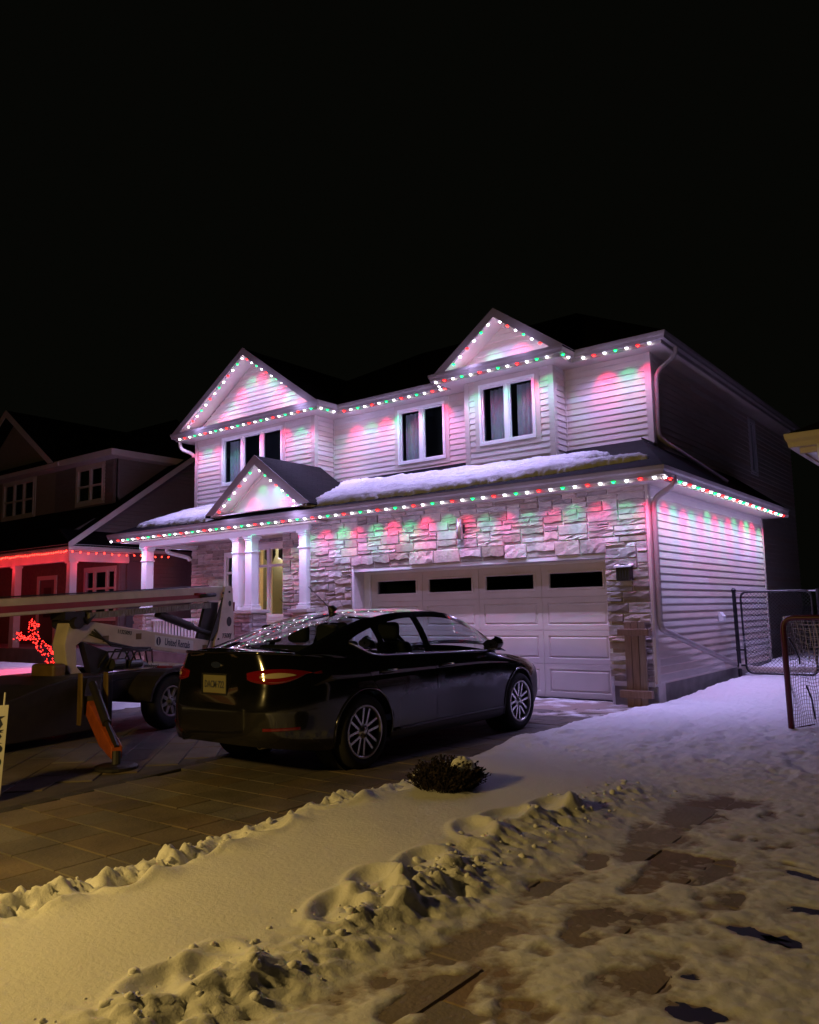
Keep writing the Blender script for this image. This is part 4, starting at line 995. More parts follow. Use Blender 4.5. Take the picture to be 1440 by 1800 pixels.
# greenhouse
def rail(y):          # roof-edge line: half width and height
    return (ip(y, [(-.66, .70), (-.3, .655), (.2, .610), (.7, .585), (1.2, .578), (1.75, .590), (2.2, .650), (2.72, .735)]),
            ip(y, [(-.66, 1.070), (-.3, 1.175), (.1, 1.300), (.5, 1.385), (.9, 1.422), (1.3, 1.430), (1.7, 1.405), (2.0, 1.325), (2.35, 1.160), (2.72, .945)]))
def gside(y, s, off=0):
    xw, zr = rail(y); zb = ctop(y); xb = side_x(y, zb)-.012
    x = xb+(xw-xb)*s+.030*math.sin(math.pi*s); z = zb+(zr-zb)*s
    return Vector((x+off*.85, y, z+off*.5))
def slo(y): return ip(y, [(-.06, .60), (.05, .36), (.2, .14), (.4, .08), (2.2, .07), (2.42, .2)])
def shi(y): return ip(y, [(-.06, .60), (.15, .72), (.5, .80), (1.0, .86), (1.6, .86), (1.85, .82), (2.15, .70), (2.42, .24)])
YS = list(np.linspace(-.66, 2.72, 120))
PIL = [(.345, .425), (1.04, 1.15)]
def spans(y):
    if y <= -.06 or y >= 2.42 or any(a < y < b for a, b in PIL): return None
    return slo(y), shi(y)
for sgn in (1, -1):
    for (fa, fb, cond) in ((lambda y: 0, lambda y: slo(y) if -.06 < y < 2.42 else .5, None), (lambda y: shi(y) if -.06 < y < 2.42 else .5, lambda y: 1.0, None)):
        vs = []; nk = 6
        for y in YS:
            for k in range(nk+1): p = gside(y, fa(y)+(fb(y)-fa(y))*k/nk); vs.append((p.x*sgn, p.y, p.z))
        body.add(vs, [(i*(nk+1)+k, (i+1)*(nk+1)+k, (i+1)*(nk+1)+k+1, i*(nk+1)+k+1) for i in range(len(YS)-1) for k in range(nk)])
    for a, b in PIL:
        vs = []
        for y in np.linspace(a-.005, b+.005, 5):
            for k in range(7): p = gside(y, slo(y)+(shi(y)-slo(y))*k/6, .003); vs.append((p.x*sgn, p.y, p.z))
        body.add(vs, [(i*7+k, (i+1)*7+k, (i+1)*7+k+1, i*7+k+1) for i in range(4) for k in range(6)])
def crown(y): return ip(y, [(-.66, .045), (-.2, .055), (.5, .050), (1.2, .048), (1.8, .050), (2.3, .075), (2.72, .062)])
def yoff(y): return ip(y, [(-.66, -.10), (-.2, -.06), (.45, 0), (1.6, 0), (2.0, .05), (2.72, .16)])
def roof_pt(y, s, off=0):
    xw, zr = rail(y); return Vector((xw*s, y+yoff(y)*(1-s*s), zr+crown(y)*(1-abs(s)**2.4)+off))
def patch(mb, ya, yb, sa, sb, off, ny=20, nx=16):
    vs = [tuple(roof_pt(ya+(yb-ya)*i/ny, sa+(sb-sa)*k/nx, off)) for i in range(ny+1) for k in range(nx+1)]
    mb.add(vs, [(i*(nx+1)+k, (i+1)*(nx+1)+k, (i+1)*(nx+1)+k+1, i*(nx+1)+k+1) for i in range(ny) for k in range(nx)])
patch(body, .42, 1.72, -1, 1, 0)
for ya, yb in ((-.66, .42), (1.72, 2.72)):
    patch(body, ya, yb, -1, -.93, 0, nx=2); patch(body, ya, yb, .93, 1, 0, nx=2)
patch(body, .36, .42, -.93, .93, 0, ny=2); patch(body, -.66, -.61, -.93, .93, 0, ny=2); patch(body, 1.72, 1.78, -.93, .93, 0, ny=2); patch(body, 2.64, 2.72, -.93, .93, 0, ny=2)
bo = body.obj('body', M_paint, car, local=True, recalc=True)
bmm = bmesh.new(); bmm.from_mesh(bo.data); bmesh.ops.remove_doubles(bmm, verts=bmm.verts, dist=.0009); bmesh.ops.recalc_face_normals(bmm, faces=bmm.faces); bmm.to_mesh(bo.data); bmm.free()
# wheel arches
WR = .335
WHEELS = [(sx, yw) for sx in (1, -1) for yw in (0.0, 2.85)]
AR = .385
def drop_in_arch():
    b = bmesh.new(); b.from_mesh(bo.data); kill = []
    side = [v for v in b.verts if abs(v.co.x) > .55]
    for v in side:
        for _, yw in WHEELS[:2]:
            dy, dz = v.co.y-yw, v.co.z-WR-.01; r_ = math.hypot(dy, dz)
            if abs(r_-AR) < .026: v.co.y = yw+dy/r_*AR; v.co.z = WR+.01+dz/r_*AR
    for f in b.faces:
        c = f.calc_center_median()
        if abs(c.x) > .50 and any(math.hypot(c.y-yw, c.z-WR-.01) < AR-.004 for _, yw in WHEELS): kill.append(f)
    bmesh.ops.delete(b, geom=kill, context='FACES'); b.to_mesh(bo.data); b.free()
drop_in_arch()
for sx, yw in WHEELS:
    pts_ = []
    for k in range(25):
        a_ = R(-18+216*k/24); y_, z_ = yw+math.cos(a_)*AR, WR+.01+math.sin(a_)*AR
        if z_ > cbot(y_)+.01: pts_.append((sx*(side_x(y_, z_)+.002), y_, z_))
    lp = MB(); lp.tube(pts_, .012, 8); lp.obj('arch_lip', M_paint, car, smooth=True, local=True)
smooth_by_angle(bo, 38)
for sx, yw in WHEELS:
    l_ = MB(); l_.lathe([(AR-.004, .22), (AR-.004, .0), (.0005, 0)] if sx > 0 else [(AR-.004, -.22), (AR-.004, .0), (.0005, 0)], (sx*.58, yw, WR+.01), 'x', 40)
    l_.v = [(x, y, z) for x, y, z in l_.v]; l_.obj('wheel_liner', M_cabin, car, local=True, smooth=True)
# glass
def pane_side(ya, yb, sgn):
    b = MB(); n = 26
    vs = []
    for i in range(n+1):
        y = ya+(yb-ya)*i/n; a, c = slo(y), shi(y)
        for k in range(7): p = gside(y, a+(c-a)*k/6, -.002); vs.append((p.x*sgn, p.y, p.z))
    b.add(vs, [(i*7+k, (i+1)*7+k, (i+1)*7+k+1, i*7+k+1) for i in range(n) for k in range(6)]); return b
for sgn in (1, -1):
    for ya, yb in ((-.055, .345), (.425, 1.04), (1.15, 2.41)): pane_side(ya, yb, sgn).obj('side_window', M_cglass, car, smooth=True, local=True)
rg = MB(); patch(rg, -.61, .36, -.93, .93, -.002); rg.obj('rear_window', M_cglass, car, smooth=True, local=True)
wg = MB(); patch(wg, 1.78, 2.64, -.93, .93, -.002); wg.obj('windscreen', M_cglass, car, smooth=True, local=True)
# chrome strip under the side windows, sills, door seams
for sgn in (1, -1):
    ch_ = MB(); path_ = [gside(y, slo(y)-.035 if y > .02 else slo(y)-.02, .006) for y in np.linspace(-.05, 2.38, 50)]
    ch_.tube([(p.x*sgn, p.y, p.z) for p in path_], .009, 6); ch_.obj('window_trim', M_chrome, car, smooth=True, local=True)
def body_patch(ya, yb, za, zb, off, sgn=1, nu=20, nv=14, skew=None):
    b = MB(); vs = []
    for i in range(nu+1):
        for j in range(nv+1):
            t = j/nv; a, c = ya, yb
            if skew: a, c = skew(t)
            y = a+(c-a)*i/nu; z = za+(zb(y) if callable(zb) else zb)*0+((zb(y) if callable(zb) else zb)-za)*t
            x = side_x(y, z); nx_ = Vector((1, 0, .25*(.68-z)*2)).normalized()
            vs.append(((x+off)*sgn, y, z))
    b.add(vs, [(i*(nv+1)+j, (i+1)*(nv+1)+j, (i+1)*(nv+1)+j+1, i*(nv+1)+j+1) for i in range(nu) for j in range(nv)]); return b
for sgn in (1, -1):
    for (sk, hy) in ((lambda t: (1.115, 2.33+.05*t), 1.30), (lambda t: (.40-.32*min(1, max(0, (t-.25)/.5)), 1.105), .33)):
        d = body_patch(0, 0, .30, lambda y: ctop(y)-.012, .0045, sgn, skew=sk); do = d.obj('door', M_paint, car, smooth=True, local=True)
        h_ = MB(); z = .865; pts = [(sgn*(side_x(hy+dy, z)+e), hy+dy, z+dz) for dy, e, dz in ((-.11, .012, 0), (-.09, .034, .002), (0, .042, .006), (.09, .034, .008), (.11, .012, .008))]
        h_.tube(pts, [.011, .013, .014, .013, .011], 8); h_.obj('handle', M_paint, do, smooth=True, local=True)
    cr_ = MB(); cr_.tube([(sgn*(side_x(y, .325)+.008), y, .300+.008*math.sin(y)) for y in np.linspace(.42, 2.42, 20)], .016, 6); cr_.obj('rocker_trim', M_paint, car, smooth=True, local=True)
    # mirror
    m_ = MB(); vs = []
    m_.grid(lambda u, v: (sgn*(.90+.115*math.cos(2*math.pi*u)*math.sin(math.pi*v)+.05), 2.20+.085*math.sin(2*math.pi*u)*math.sin(math.pi*v), 1.035+.075*math.cos(math.pi*v)+.02*math.cos(2*math.pi*u)), 16, 10)
    mo = m_.obj('mirror', M_paint, car, smooth=True, local=True)
    st = MB(); st.bar((sgn*.80, 2.24, .985), (sgn*.90, 2.21, 1.005), .05, .03); st.obj('stalk', M_black, mo, local=True)
    gl_ = MB(); gl_.poly([(sgn*(.95+.10*math.cos(a)), 2.118, 1.035+.058*math.sin(a)) for a in np.linspace(0, 2*math.pi, 17)[:-1]]); gl_.obj('mirror_glass', M_chrome, mo, local=True)
# tail lamps wrap the rear corners
def fascia_patch(ta, tb, za, zb, off, sgn, nu=24, nv=8):
    b = MB(); vs = []
    for i in range(nu+1):
        t = i/nu; th = ta+(tb-ta)*t
        z0, z1 = za(t), zb(t)
        for j in range(nv+1):
            z = z0+(z1-z0)*j/nv; p = slice_pt(th, z); e = 1e-3; a = slice_pt(th+e, z)-slice_pt(th-e, z); n = Vector((a.y, -a.x, 0)).normalized()
            if n.dot(p-Vector((0, YC, z))) < 0: n = -n
            k = off*(1 if 0 < i < nu and 0 < j < nv else .1); p = p+n*k; vs.append((p.x*sgn, p.y, p.z))
    b.add(vs, [(i*(nv+1)+j, (i+1)*(nv+1)+j, (i+1)*(nv+1)+j+1, i*(nv+1)+j+1) for i in range(nu) for j in range(nv)]); return b
def th_x(x, z):                                   # angle at which the rear face reaches half width x
    return -math.acos(min(1, (x/cw_(z))**(NR/2)))
for sgn in (1, -1):
    ta, tb = th_x(.40, .9), th_of(-.50, .9)
    tl = fascia_patch(ta, tb, lambda t: .865-.045*math.sin(math.pi*min(1, t*1.25))**.6+.06*t*t, lambda t: .895+.055*math.sin(math.pi*min(1, t*1.05+.05))**.5+.005, .012, sgn)
    to = tl.obj('tail_lamp', M_rlens, car, smooth=True, local=True)
    cl = fascia_patch(ta+(tb-ta)*.16, ta+(tb-ta)*.70, lambda t: .878-.014*math.sin(math.pi*t)+.02*t, lambda t: .892+.034*math.sin(math.pi*t)**.6+.004*t, .0165, sgn); cl.obj('reversing_lens', M_clens, to, smooth=True, local=True)
    rf_ = fascia_patch(th_x(.60, .45), th_x(.80, .45), lambda t: .435, lambda t: .462, .006, sgn); rf_.obj('reflector', M_rlens, car, smooth=True, local=True)
    hl = fascia_patch(th_of(3.42, .72), th_of(3.74, .66), lambda t: .66-.02*t, lambda t: .755-.055*t, .008, sgn); hl.obj('head_lamp', mat('head_lens', (.30, .27, .27), .1, coat=1) if 'head_lens' not in MATS else MATS['head_lens'], car, smooth=True, local=True)
# plate, emblem, bumper details
pr = MB(); pr.box(-.16, cyr(.83)-.016, .735, .16, cyr(.83)+.02, .895); plo = bevel(pr.obj('number_plate', M_plate, car, local=True), .004)
ypl = cyr(.83)-.018
text_mesh('plate_number', 'DACM\u00b7722', .088, M_ptext, plo, frame_matrix((0, ypl, .812), (1, 0, 0), (0, 0, 1)), sx=.66)
fr_ = MB()
for a, b, c, d in ((-.175, .175, .897, .91), (-.175, .175, .72, .733), (-.175, -.162, .733, .897), (.162, .175, .733, .897)): fr_.box(a, cyr(.83)-.02, c, b, cyr(.83)+.02, d)
fr_.obj('plate_frame', M_black, car, local=True)
em = MB(); em.lathe([(.0005, -.006), (.9, -.006), (1, 0), (1, .01)], (0, 0, 0), 'y', 28); em.v = [(x*.075, y+cyr(.98)-.010, z*.030+.985) for x, y, z in em.v]; em.obj('emblem', M_chrome, car, smooth=False, local=True)
e2 = MB(); e2.lathe([(.0005, -.0075), (.86, -.0075), (.86, -.005)], (0, 0, 0), 'y', 28); e2.v = [(x*.075, y+cyr(.98)-.010, z*.030+.985) for x, y, z in e2.v]; e2.obj('emblem_face', mat('dark_blue', (.012, .018, .05), .3), car, local=True)
for sgn in (1, -1):
    ex = MB(); ex.lathe([(.035, -.96), (.042, -.96), (.042, -.8), (.035, -.8)], (sgn*.52, 0, .318), 'y', 16); ex.obj('exhaust', M_chrome, car, smooth=True, local=True)
rim_pts = [low_pt(t, 1) for t in TH if low_pt(t, 1).x < .70 and t < 0]; rim_pts.sort(key=lambda p: p.x)
sp_ = MB(); sp_.tube([(-p.x, p.y-.004, p.z+.012) for p in rim_pts[::-1]]+[(p.x, p.y-.004, p.z+.012) for p in rim_pts[1:]], .014, 8); sp_.obj('boot_lip', M_paint, car, smooth=True, local=True)
an = MB(); an.tube([(0, .52, 1.455), (0, .50, 1.475), (0, .46, 1.49)], [.055, .04, .012], 10); ano = an.obj('antenna', M_black, car, smooth=True, local=True)
a2 = MB(); a2.tube([(0, .48, 1.475), (-.0, .16, 1.70)], [.005, .003], 6); a2.obj('aerial', M_black, ano, local=True)
# cabin
fl_ = MB(); fl_.box(-.72, -.55, .32, .72, 2.6, .36); fl_.box(-.70, -.62, .36, .70, -.45, 1.0); fl_.box(-.72, 2.05, .36, .72, 2.55, .94); fl_.obj('cabin_floor', M_cabin, car, local=True)
bot = MB(); bot.box(-.76, -.50, .21, .76, 3.4, .25); bot.obj('underbody', M_cabin, car, local=True)
for (sx_, y0_) in ((.37, 1.20), (-.37, 1.20), (.40, .22), (-.40, .22), (0, .22)):
    s_ = MB(); s_.box(sx_-.24, y0_, .40, sx_+.24, y0_+.5, .62); s_.prism([(sx_-.23, y0_-.02, .6), (sx_-.23, y0_+.12, .6), (sx_-.20, y0_-.12, 1.12), (sx_-.20, y0_-.22, 1.10)], (.44, 0, 0))
    so = bevel(s_.obj('seat', M_cabin, car, local=True), .04, 3)
    hd = MB(); hd.box(sx_-.13, y0_-.25, 1.14, sx_+.13, y0_-.15, 1.32); bevel(hd.obj('headrest', M_cabin, so, local=True), .045, 4)
sw_ = MB(); sw_.lathe([(.18, 0), (.19, .012), (.18, .024), (.17, .012)], (-.37, 1.98, .93), 'y', 24); sw_.obj('steering_wheel', M_cabin, car, local=True, smooth=True)
# wheels
def wheel(parent, x, y, sgn, R_, wid, rimr, rim_m, spokes, twin, local=True, zc=None):
    zc = R_ if zc is None else zc
    def off(b): b.v = [(x+sgn*a, y+c, zc+d) for a, c, d in b.v]; return b
    w = MB(); w.lathe([(rimr+.005, -wid), (R_-.03, -wid-.012), (R_-.008, -wid+.01), (R_, -wid+.035), (R_, -.035), (R_-.008, -.010), (R_-.03, .012), (R_-.07, .016), (rimr+.015, .004), (rimr+.002, -.006)], (0, 0, 0), 'x', 44)
    wo = off(w).obj('wheel', M_tyre, parent, smooth=True, local=local); wo.name = 'wheel'
    r_ = MB(); r_.lathe([(rimr+.006, .004), (rimr-.004, .008), (rimr-.016, .004), (rimr-.022, -.02), (rimr-.03, -.12)], (0, 0, 0), 'x', 44)
    off(r_).obj('rim', rim_m, wo, smooth=True, local=local)
    hb = MB(); hb.lathe([(.0005, .002), (.022, .002), (.03, -.002), (.032, -.014), (.060, -.016), (.072, -.026), (.07, -.06)], (0, 0, 0), 'x', 28); off(hb).obj('hub', rim_m, wo, smooth=True, local=local)
    sb_ = MB()
    for k in range(spokes):
        a = 2*math.pi*k/spokes+.3
        for e in ((-.5, .5) if twin else (0,)):
            p0 = (0.0, .055, e*.052); p1 = (0.0, rimr-.014, e*.085)
            wd0, wd1 = (.020, .024) if twin else (.05, .04)
            q = []
            for (px, pr_, pt), wd in ((p0, wd0), (p1, wd1)):
                for s in (-1, 1):
                    for dd in (-.016, -.055): q.append((dd+(.0 if pr_ > .1 else -.004), pr_, pt+s*wd/2))
            ca, sa = math.cos(a), math.sin(a)
            q = [(d_, r__*ca-t_*sa, r__*sa+t_*ca) for d_, r__, t_ in q]
            sb_.add(q, [(0, 2, 6, 4), (1, 5, 7, 3), (0, 4, 5, 1), (2, 3, 7, 6), (4, 6, 7, 5)])
    off(sb_).obj('spokes', rim_m, wo, local=local)
    bd = MB(); bd.lathe([(.0005, -.07), (rimr-.05, -.07), (rimr-.05, -.085)], (0, 0, 0), 'x', 28); off(bd).obj('brake_disc', M_black, wo, local=local)
    lg = MB()
    for k in range(5):
        a = 2*math.pi*k/5; lg.lathe([(.0005, -.010), (.009, -.010), (.009, -.02)], (0, .046*math.cos(a), .046*math.sin(a)), 'x', 8)
    pieces(off(lg), 'lug_nut', M_black, wo, local=local)
    return wo
for sx, yw in WHEELS: wheel(car, sx*.890, yw, sx, WR, .21, .238, M_rim, 6, True)
# ------------------------------------------------------------------ towable boom lift
M_boom = mat('boom_cream', (.55, .47, .40), .5, var=.12, vscale=5); M_bred = mat('boom_red', (.26, .022, .024), .5, var=.1)
M_orange = mat('orange_paint', (.36, .075, .016), .5, var=.2, vscale=9); M_label = mat('decal_white', (.62, .62, .64), .5); M_navy = mat('decal_navy', (.02, .025, .08), .5)
M_ochre = mat('ochre_tank', (.14, .085, .02), .5, var=.2); M_chas = mat('chassis_black', (.018, .015, .014), .55, var=.3, vscale=6); M_dred = mat('lens_dark_red', (.22, .01, .015), .3)
LIFT_A = R(11)
lift = thing('boom_lift', 'towable boom lift trailer with cream boom and orange outrigger beside the black car', 'boom lift', (-5.33, -5.25, G), LIFT_A)
def L(b, name, m, parent=None, **k): return b.obj(name, m, parent or lift, local=True, **k)
bz = lambda y: 1.76-.055*(1.9-y)
b = MB(); b.prism([(-.12, 1.95, bz(1.95)-.11), (-.12, 1.95, bz(1.95)+.11), (-.12, -4.6, bz(-4.6)+.10), (-.12, -4.6, bz(-4.6)-.10)], (.24, 0, 0)); bo_ = bevel(L(b, 'main_boom', M_boom), .015); bo_['label'] = 'long cream boom with a dark red stripe'
b = MB(); b.prism([(.121, 1.45, bz(1.45)-.055), (.121, 1.45, bz(1.45)+.0), (.121, -4.6, bz(-4.6)+.03), (.121, -4.6, bz(-4.6)-.065)], (.003, 0, 0)); L(b, 'stripe', M_bred, bo_)
b = MB()
for k in range(46):
    y = 1.62-k*.05; b.box(.05, y-.020, bz(y)-.215, .15, y+.020, bz(y)-.135)
L(b, 'cable_track', mat('grey_track', (.22, .20, .19), .6, var=.2), bo_)
b = MB(); b.tube([(.10, -.75, bz(-.75)-.18), (.14, -.68, bz(-.68)-.25), (.12, -.55, bz(-.6)-.17), (.08, -.72, bz(-.7)-.12)], .035, 8); L(b, 'hose_bundle', M_chas, bo_, smooth=True)
b = MB(); b.tube([(.13, 1.42, bz(1.4)-.02), (.13, 1.75, bz(1.7)-.015)], .03, 10); L(b, 'hydraulic_valve', M_chas, bo_, smooth=True)
b = MB(); b.tube([(.13, 1.30, bz(1.3)+.01), (.13, 1.52, bz(1.5)+.012)], .018, 8); L(b, 'red_hose', M_dred, bo_, smooth=True)
def slab_bar(y0, z0, y1, z1, h0, h1, x0, x1): return MB().prism([(x0, y0, z0-h0), (x0, y0, z0+h0), (x0, y1, z1+h1), (x0, y1, z1-h1)], (x1-x0, 0, 0))
ar = slab_bar(1.85, .90, -.80, 1.27, .115, .135, -.11, .11); aro = bevel(L(ar, 'lower_arm', M_boom), .012)
lk = slab_bar(1.75, .60, -.05, .80, .055, .07, .02, .13); lko = L(lk, 'lower_link', M_boom)
def az(y): return .90+(1.27-.90)*(1.85-y)/2.65
def lz(y): return .60+(.80-.60)*(1.75-y)/1.80
dirA = Vector((0, 1, -(1.27-.90)/2.65)); upA = Vector((0, (1.27-.90)/2.65, 1)); dirL = Vector((0, 1, -.2/1.8)); upL = Vector((0, .2/1.8, 1))
b = MB(); y0, y1 = .52, 1.30; b.prism([(.1125, y0, az(y0)-.075), (.1125, y0, az(y0)+.08), (.1125, y1, az(y1)+.08), (.1125, y1, az(y1)-.075)], (.002, 0, 0)); de = L(b, 'company_decal', M_label, aro)
text_mesh('decal_text', 'United Rentals', .145, M_navy, de, frame_matrix((.1155, .97, az(.97)+.002), dirA, upA), sx=.60)
b = MB(); b.poly([(.1165, .59+.045*math.cos(a), az(.59)+.002+.06*math.sin(a)) for a in np.linspace(0, 2*math.pi, 21)[:-1]]); lg_ = L(b, 'decal_logo', M_navy, de)
b = MB(); b.box(.1170, .583, az(.59)-.045, .1175, .597, az(.59)+.05); L(b, 'decal_bar', M_label, de)
text_mesh('fleet_number', '11323093', .075, mat('decal_black', (.02, .02, .02), .6), aro, frame_matrix((.1115, -.03, az(-.03)+.055), dirA, upA), sx=.85)
for (ya, yb, tx) in ((.22, .78, 'unitedrentals.com'), (.90, 1.42, '800-UR-RENTS')):
    b = MB(); b.prism([(.1315, ya, lz(ya)-.04), (.1315, ya, lz(ya)+.045), (.1315, yb, lz(yb)+.045), (.1315, yb, lz(yb)-.04)], (.002, 0, 0)); d2 = L(b, 'decal', M_label, lko)
    text_mesh('decal_text', tx, .075, MATS['decal_black'], d2, frame_matrix((.1345, (ya+yb)/2, lz((ya+yb)/2)+.003), dirL, upL), sx=.72, shear=.2)
# upright at the tail
tp = MB(); tp.prism([(.13, 1.95, 1.86), (.13, 2.06, 1.88), (.13, 2.13, 1.84), (.13, 2.17, 1.2), (.13, 2.17, .74), (.13, 2.10, .68), (.13, 1.86, .70), (.13, 1.74, .84), (.13, 1.72, 1.02), (.13, 1.80, 1.18)], (.03, 0, 0)); tpo = L(tp, 'tail_plate', M_boom)
tq = MB(); tq.prism([(-.16, 1.95, 1.86), (-.16, 2.06, 1.88), (-.16, 2.13, 1.84), (-.16, 2.17, .74), (-.16, 1.86, .70), (-.16, 1.72, 1.02)], (.03, 0, 0)); L(tq, 'tail_plate', M_boom)
b = MB(); b.prism([(.132, 1.98, 1.84), (.132, 2.05, 1.86), (.132, 1.80, 1.18), (.132, 1.62, 1.02), (.132, 1.55, .90)], (.02, 0, 0)); L(b, 'brace', M_chas)
b = MB(); b.prism([(.02, 1.62, 1.62), (.02, 1.90, 1.62), (.02, 1.80, 1.0), (.02, 1.40, .98)], (.05, 0, 0)); L(b, 'gusset', M_chas)
for (cy, cz, r_) in ((2.065, 1.60, .045), (2.05, 1.32, .075)):
    b = MB(); b.poly([(.1625, cy+r_*.8*math.cos(a), cz+r_*math.sin(a)) for a in np.linspace(0, 2*math.pi, 19)[:-1]]); L(b, 'lightening_hole', M_chas, tpo)
b = MB(); b.prism([(.1615, 1.85, .92), (.1615, 1.92, 1.0), (.1615, 2.10, 1.0), (.1615, 2.12, .80), (.1615, 2.04, .76), (.1615, 1.90, .76)], (.002, 0, 0)); wo_ = L(b, 'slot_panel', mat('white_slot', (.5, .47, .45), .5), tpo)
b = MB(); b.prism([(.1640, 1.93, .80), (.1640, 1.93, .97), (.1640, 1.97, .97), (.1640, 1.99, .80)], (.002, 0, 0)); L(b, 'slot', M_chas, tpo)
b = MB(); b.prism([(.1640, 2.04, .80), (.1640, 2.03, .95), (.1640, 2.08, .95), (.1640, 2.09, .82)], (.002, 0, 0)); L(b, 'slot', M_chas, tpo)
text_mesh('model_text', 'T500J', .10, MATS['decal_black'], tpo, frame_matrix((.1625, 1.985, 1.10), (0, 1, 0), (0, 0, 1)), sx=.95, shear=.3)
for z0, z1 in ((1.48, 1.62), (1.10, 1.26), (.78, .88)):
    b = MB(); b.box(.12, 2.172, z0, .165, 2.182, z1); L(b, 'red_reflector', M_dred, tpo)
cy_ = MB(); cy_.tube([(.06, .62, 1.46), (.06, 1.30, 1.26)], .060, 14); cy_.tube([(.06, 1.29, 1.262), (.06, 1.85, 1.10)], .040, 10); L(cy_, 'hydraulic_cylinder', M_chas, smooth=False)
b = MB(); b.prism([(-.10, -.92, 1.42), (-.10, -.70, 1.42), (-.10, -.60, 1.22), (-.10, -.82, 1.08), (-.10, -.80, .82), (-.10, -.56, .58), (-.10, -.72, .54), (-.10, -.94, .78), (-.10, -1.0, 1.10)], (.22, 0, 0)); bevel(L(b, 'turret', M_boom), .012)
b = MB(); b.tube([(-.2, -.86, 1.36), (.2, -.86, 1.36)], .075, 14); b.box(-.12, -1.02, 1.40, .14, -.72, 1.50); L(b, 'pivot', M_chas)
b = MB(); b.prism([(.0, -.70, 1.12), (.0, -.30, .98), (.0, -.20, .72), (.0, -.55, .70)], (.10, 0, 0)); L(b, 'turret_gusset', M_chas)
rr = random.Random(9)
b = MB()
for k in range(5): b.tube([(.10+.03*k, -.45+.1*k, .78), (.16, -.35+.12*k, .98+.03*math.sin(k)), (.15, -.05+.12*k, .97), (.12, .12+.09*k, .76)], .012, 6)
L(b, 'hose', M_chas, smooth=True)
b = MB(); b.tube([(.15, -.28, .82), (.15, -.10, .82)], .07, 14); b.tube([(.15, .0, .80), (.15, .22, .80)], .055, 14); L(b, 'hydraulic_pump', mat('pump_grey', (.10, .10, .10), .35, metal=.6))
b = MB(); b.box(-.2, -1.22, .66, .2, -1.02, .88); bevel(L(b, 'fuel_tank', M_ochre), .04, 3)
for k in range(4):
    b = MB(); o_ = .118+.012*(k % 2); b.tube([(o_, -.62+.02*k, az(-.6)+.02*k-.03), (o_+.02, -.30, az(-.3)-.10-.015*k), (o_+.02, .1+.1*k, az(.1)-.13-.02*k), (o_, .42, az(.42)-.10)], .011, 6); L(b, 'hose', M_chas, smooth=True)
for (y_, z_) in ((1.90, 1.76), (2.05, 1.78), (1.82, .90), (1.80, 1.06), (2.12, .72)):
    b = MB(); b.lathe([(.0005, .012), (.016, .012), (.018, 0)], (.160, y_, z_), 'x', 8); L(b, 'bolt', M_chas, tpo)
for (y_, z_) in ((-.35, az(-.35)-.06), (1.55, az(1.55)+.0), (.22, az(.22)+.03)):
    b = MB(); b.box(.1115, y_-.05, z_-.04, .1135, y_+.05, z_+.04); L(b, 'warning_decal', M_ochre, aro)
b = MB(); b.tube([(.135, 1.6, bz(1.6)+.125), (.135, .2, bz(.2)+.118), (.135, -1.6, bz(-1.6)+.122), (.135, -4.4, bz(-4.4)+.115)], .009, 6); L(b, 'cable', M_chas, bo_, smooth=True)
# chassis
b = MB(); b.box(-.55, -1.05, .42, .55, 1.55, .64); L(b, 'chassis', M_chas)
b = MB(); b.box(.18, -.72, .645, .50, 1.0, .72); L(b, 'battery_cover', M_chas)
b = MB(); b.box(.40, .28, .65, .56, .40, .76); L(b, 'tail_light', M_dred)
b = MB(); b.prism([(.62, -.68, .10), (.62, -.68, .74), (.62, -1.30, .74), (.62, -1.65, .68), (.62, -2.6, .44), (.62, -2.6, .10)], (-1.24, 0, 0)); bevel(L(b, 'hood', mat('dark_hood', (.020, .014, .011), .6, var=.3)), .02)
b = MB(); b.box(-.05, -4.8, .38, .05, -2.3, .46); L(b, 'tow_bar', M_chas)
for sgn in (1, -1):
    f_ = MB(); pts_o = []; n = 14
    for k in range(n+1):
        a = math.pi*(.02+.96*k/n); pts_o.append((math.cos(a)*.43, .36+math.sin(a)*.40))
    vs = [(sgn*x, yy_, zz_) for yy_, zz_ in pts_o for x in (.58, .98)]; f_.add(vs, [(2*i, 2*i+1, 2*i+3, 2*i+2) for i in range(n)])
    vs = [(sgn*.98, yy_, zz_) for yy_, zz_ in pts_o]+[(sgn*.98, yy_*.93, (zz_-.36)*.90+.36) for yy_, zz_ in pts_o]; f_.add(vs, [(i, i+1, n+2+i, n+1+i) for i in range(n)])
    L(f_, 'fender', M_chas, smooth=False)
    wheel(lift, sgn*.93, 0, sgn, .345, .21, .19, mat('steel_wheel', (.20, .19, .19), .4, metal=.5) if 'steel_wheel' not in MATS else MATS['steel_wheel'], 8, False)
ax = MB(); ax.tube([(-.8, 0, .345), (.8, 0, .345)], .04, 10); L(ax, 'axle', M_chas)
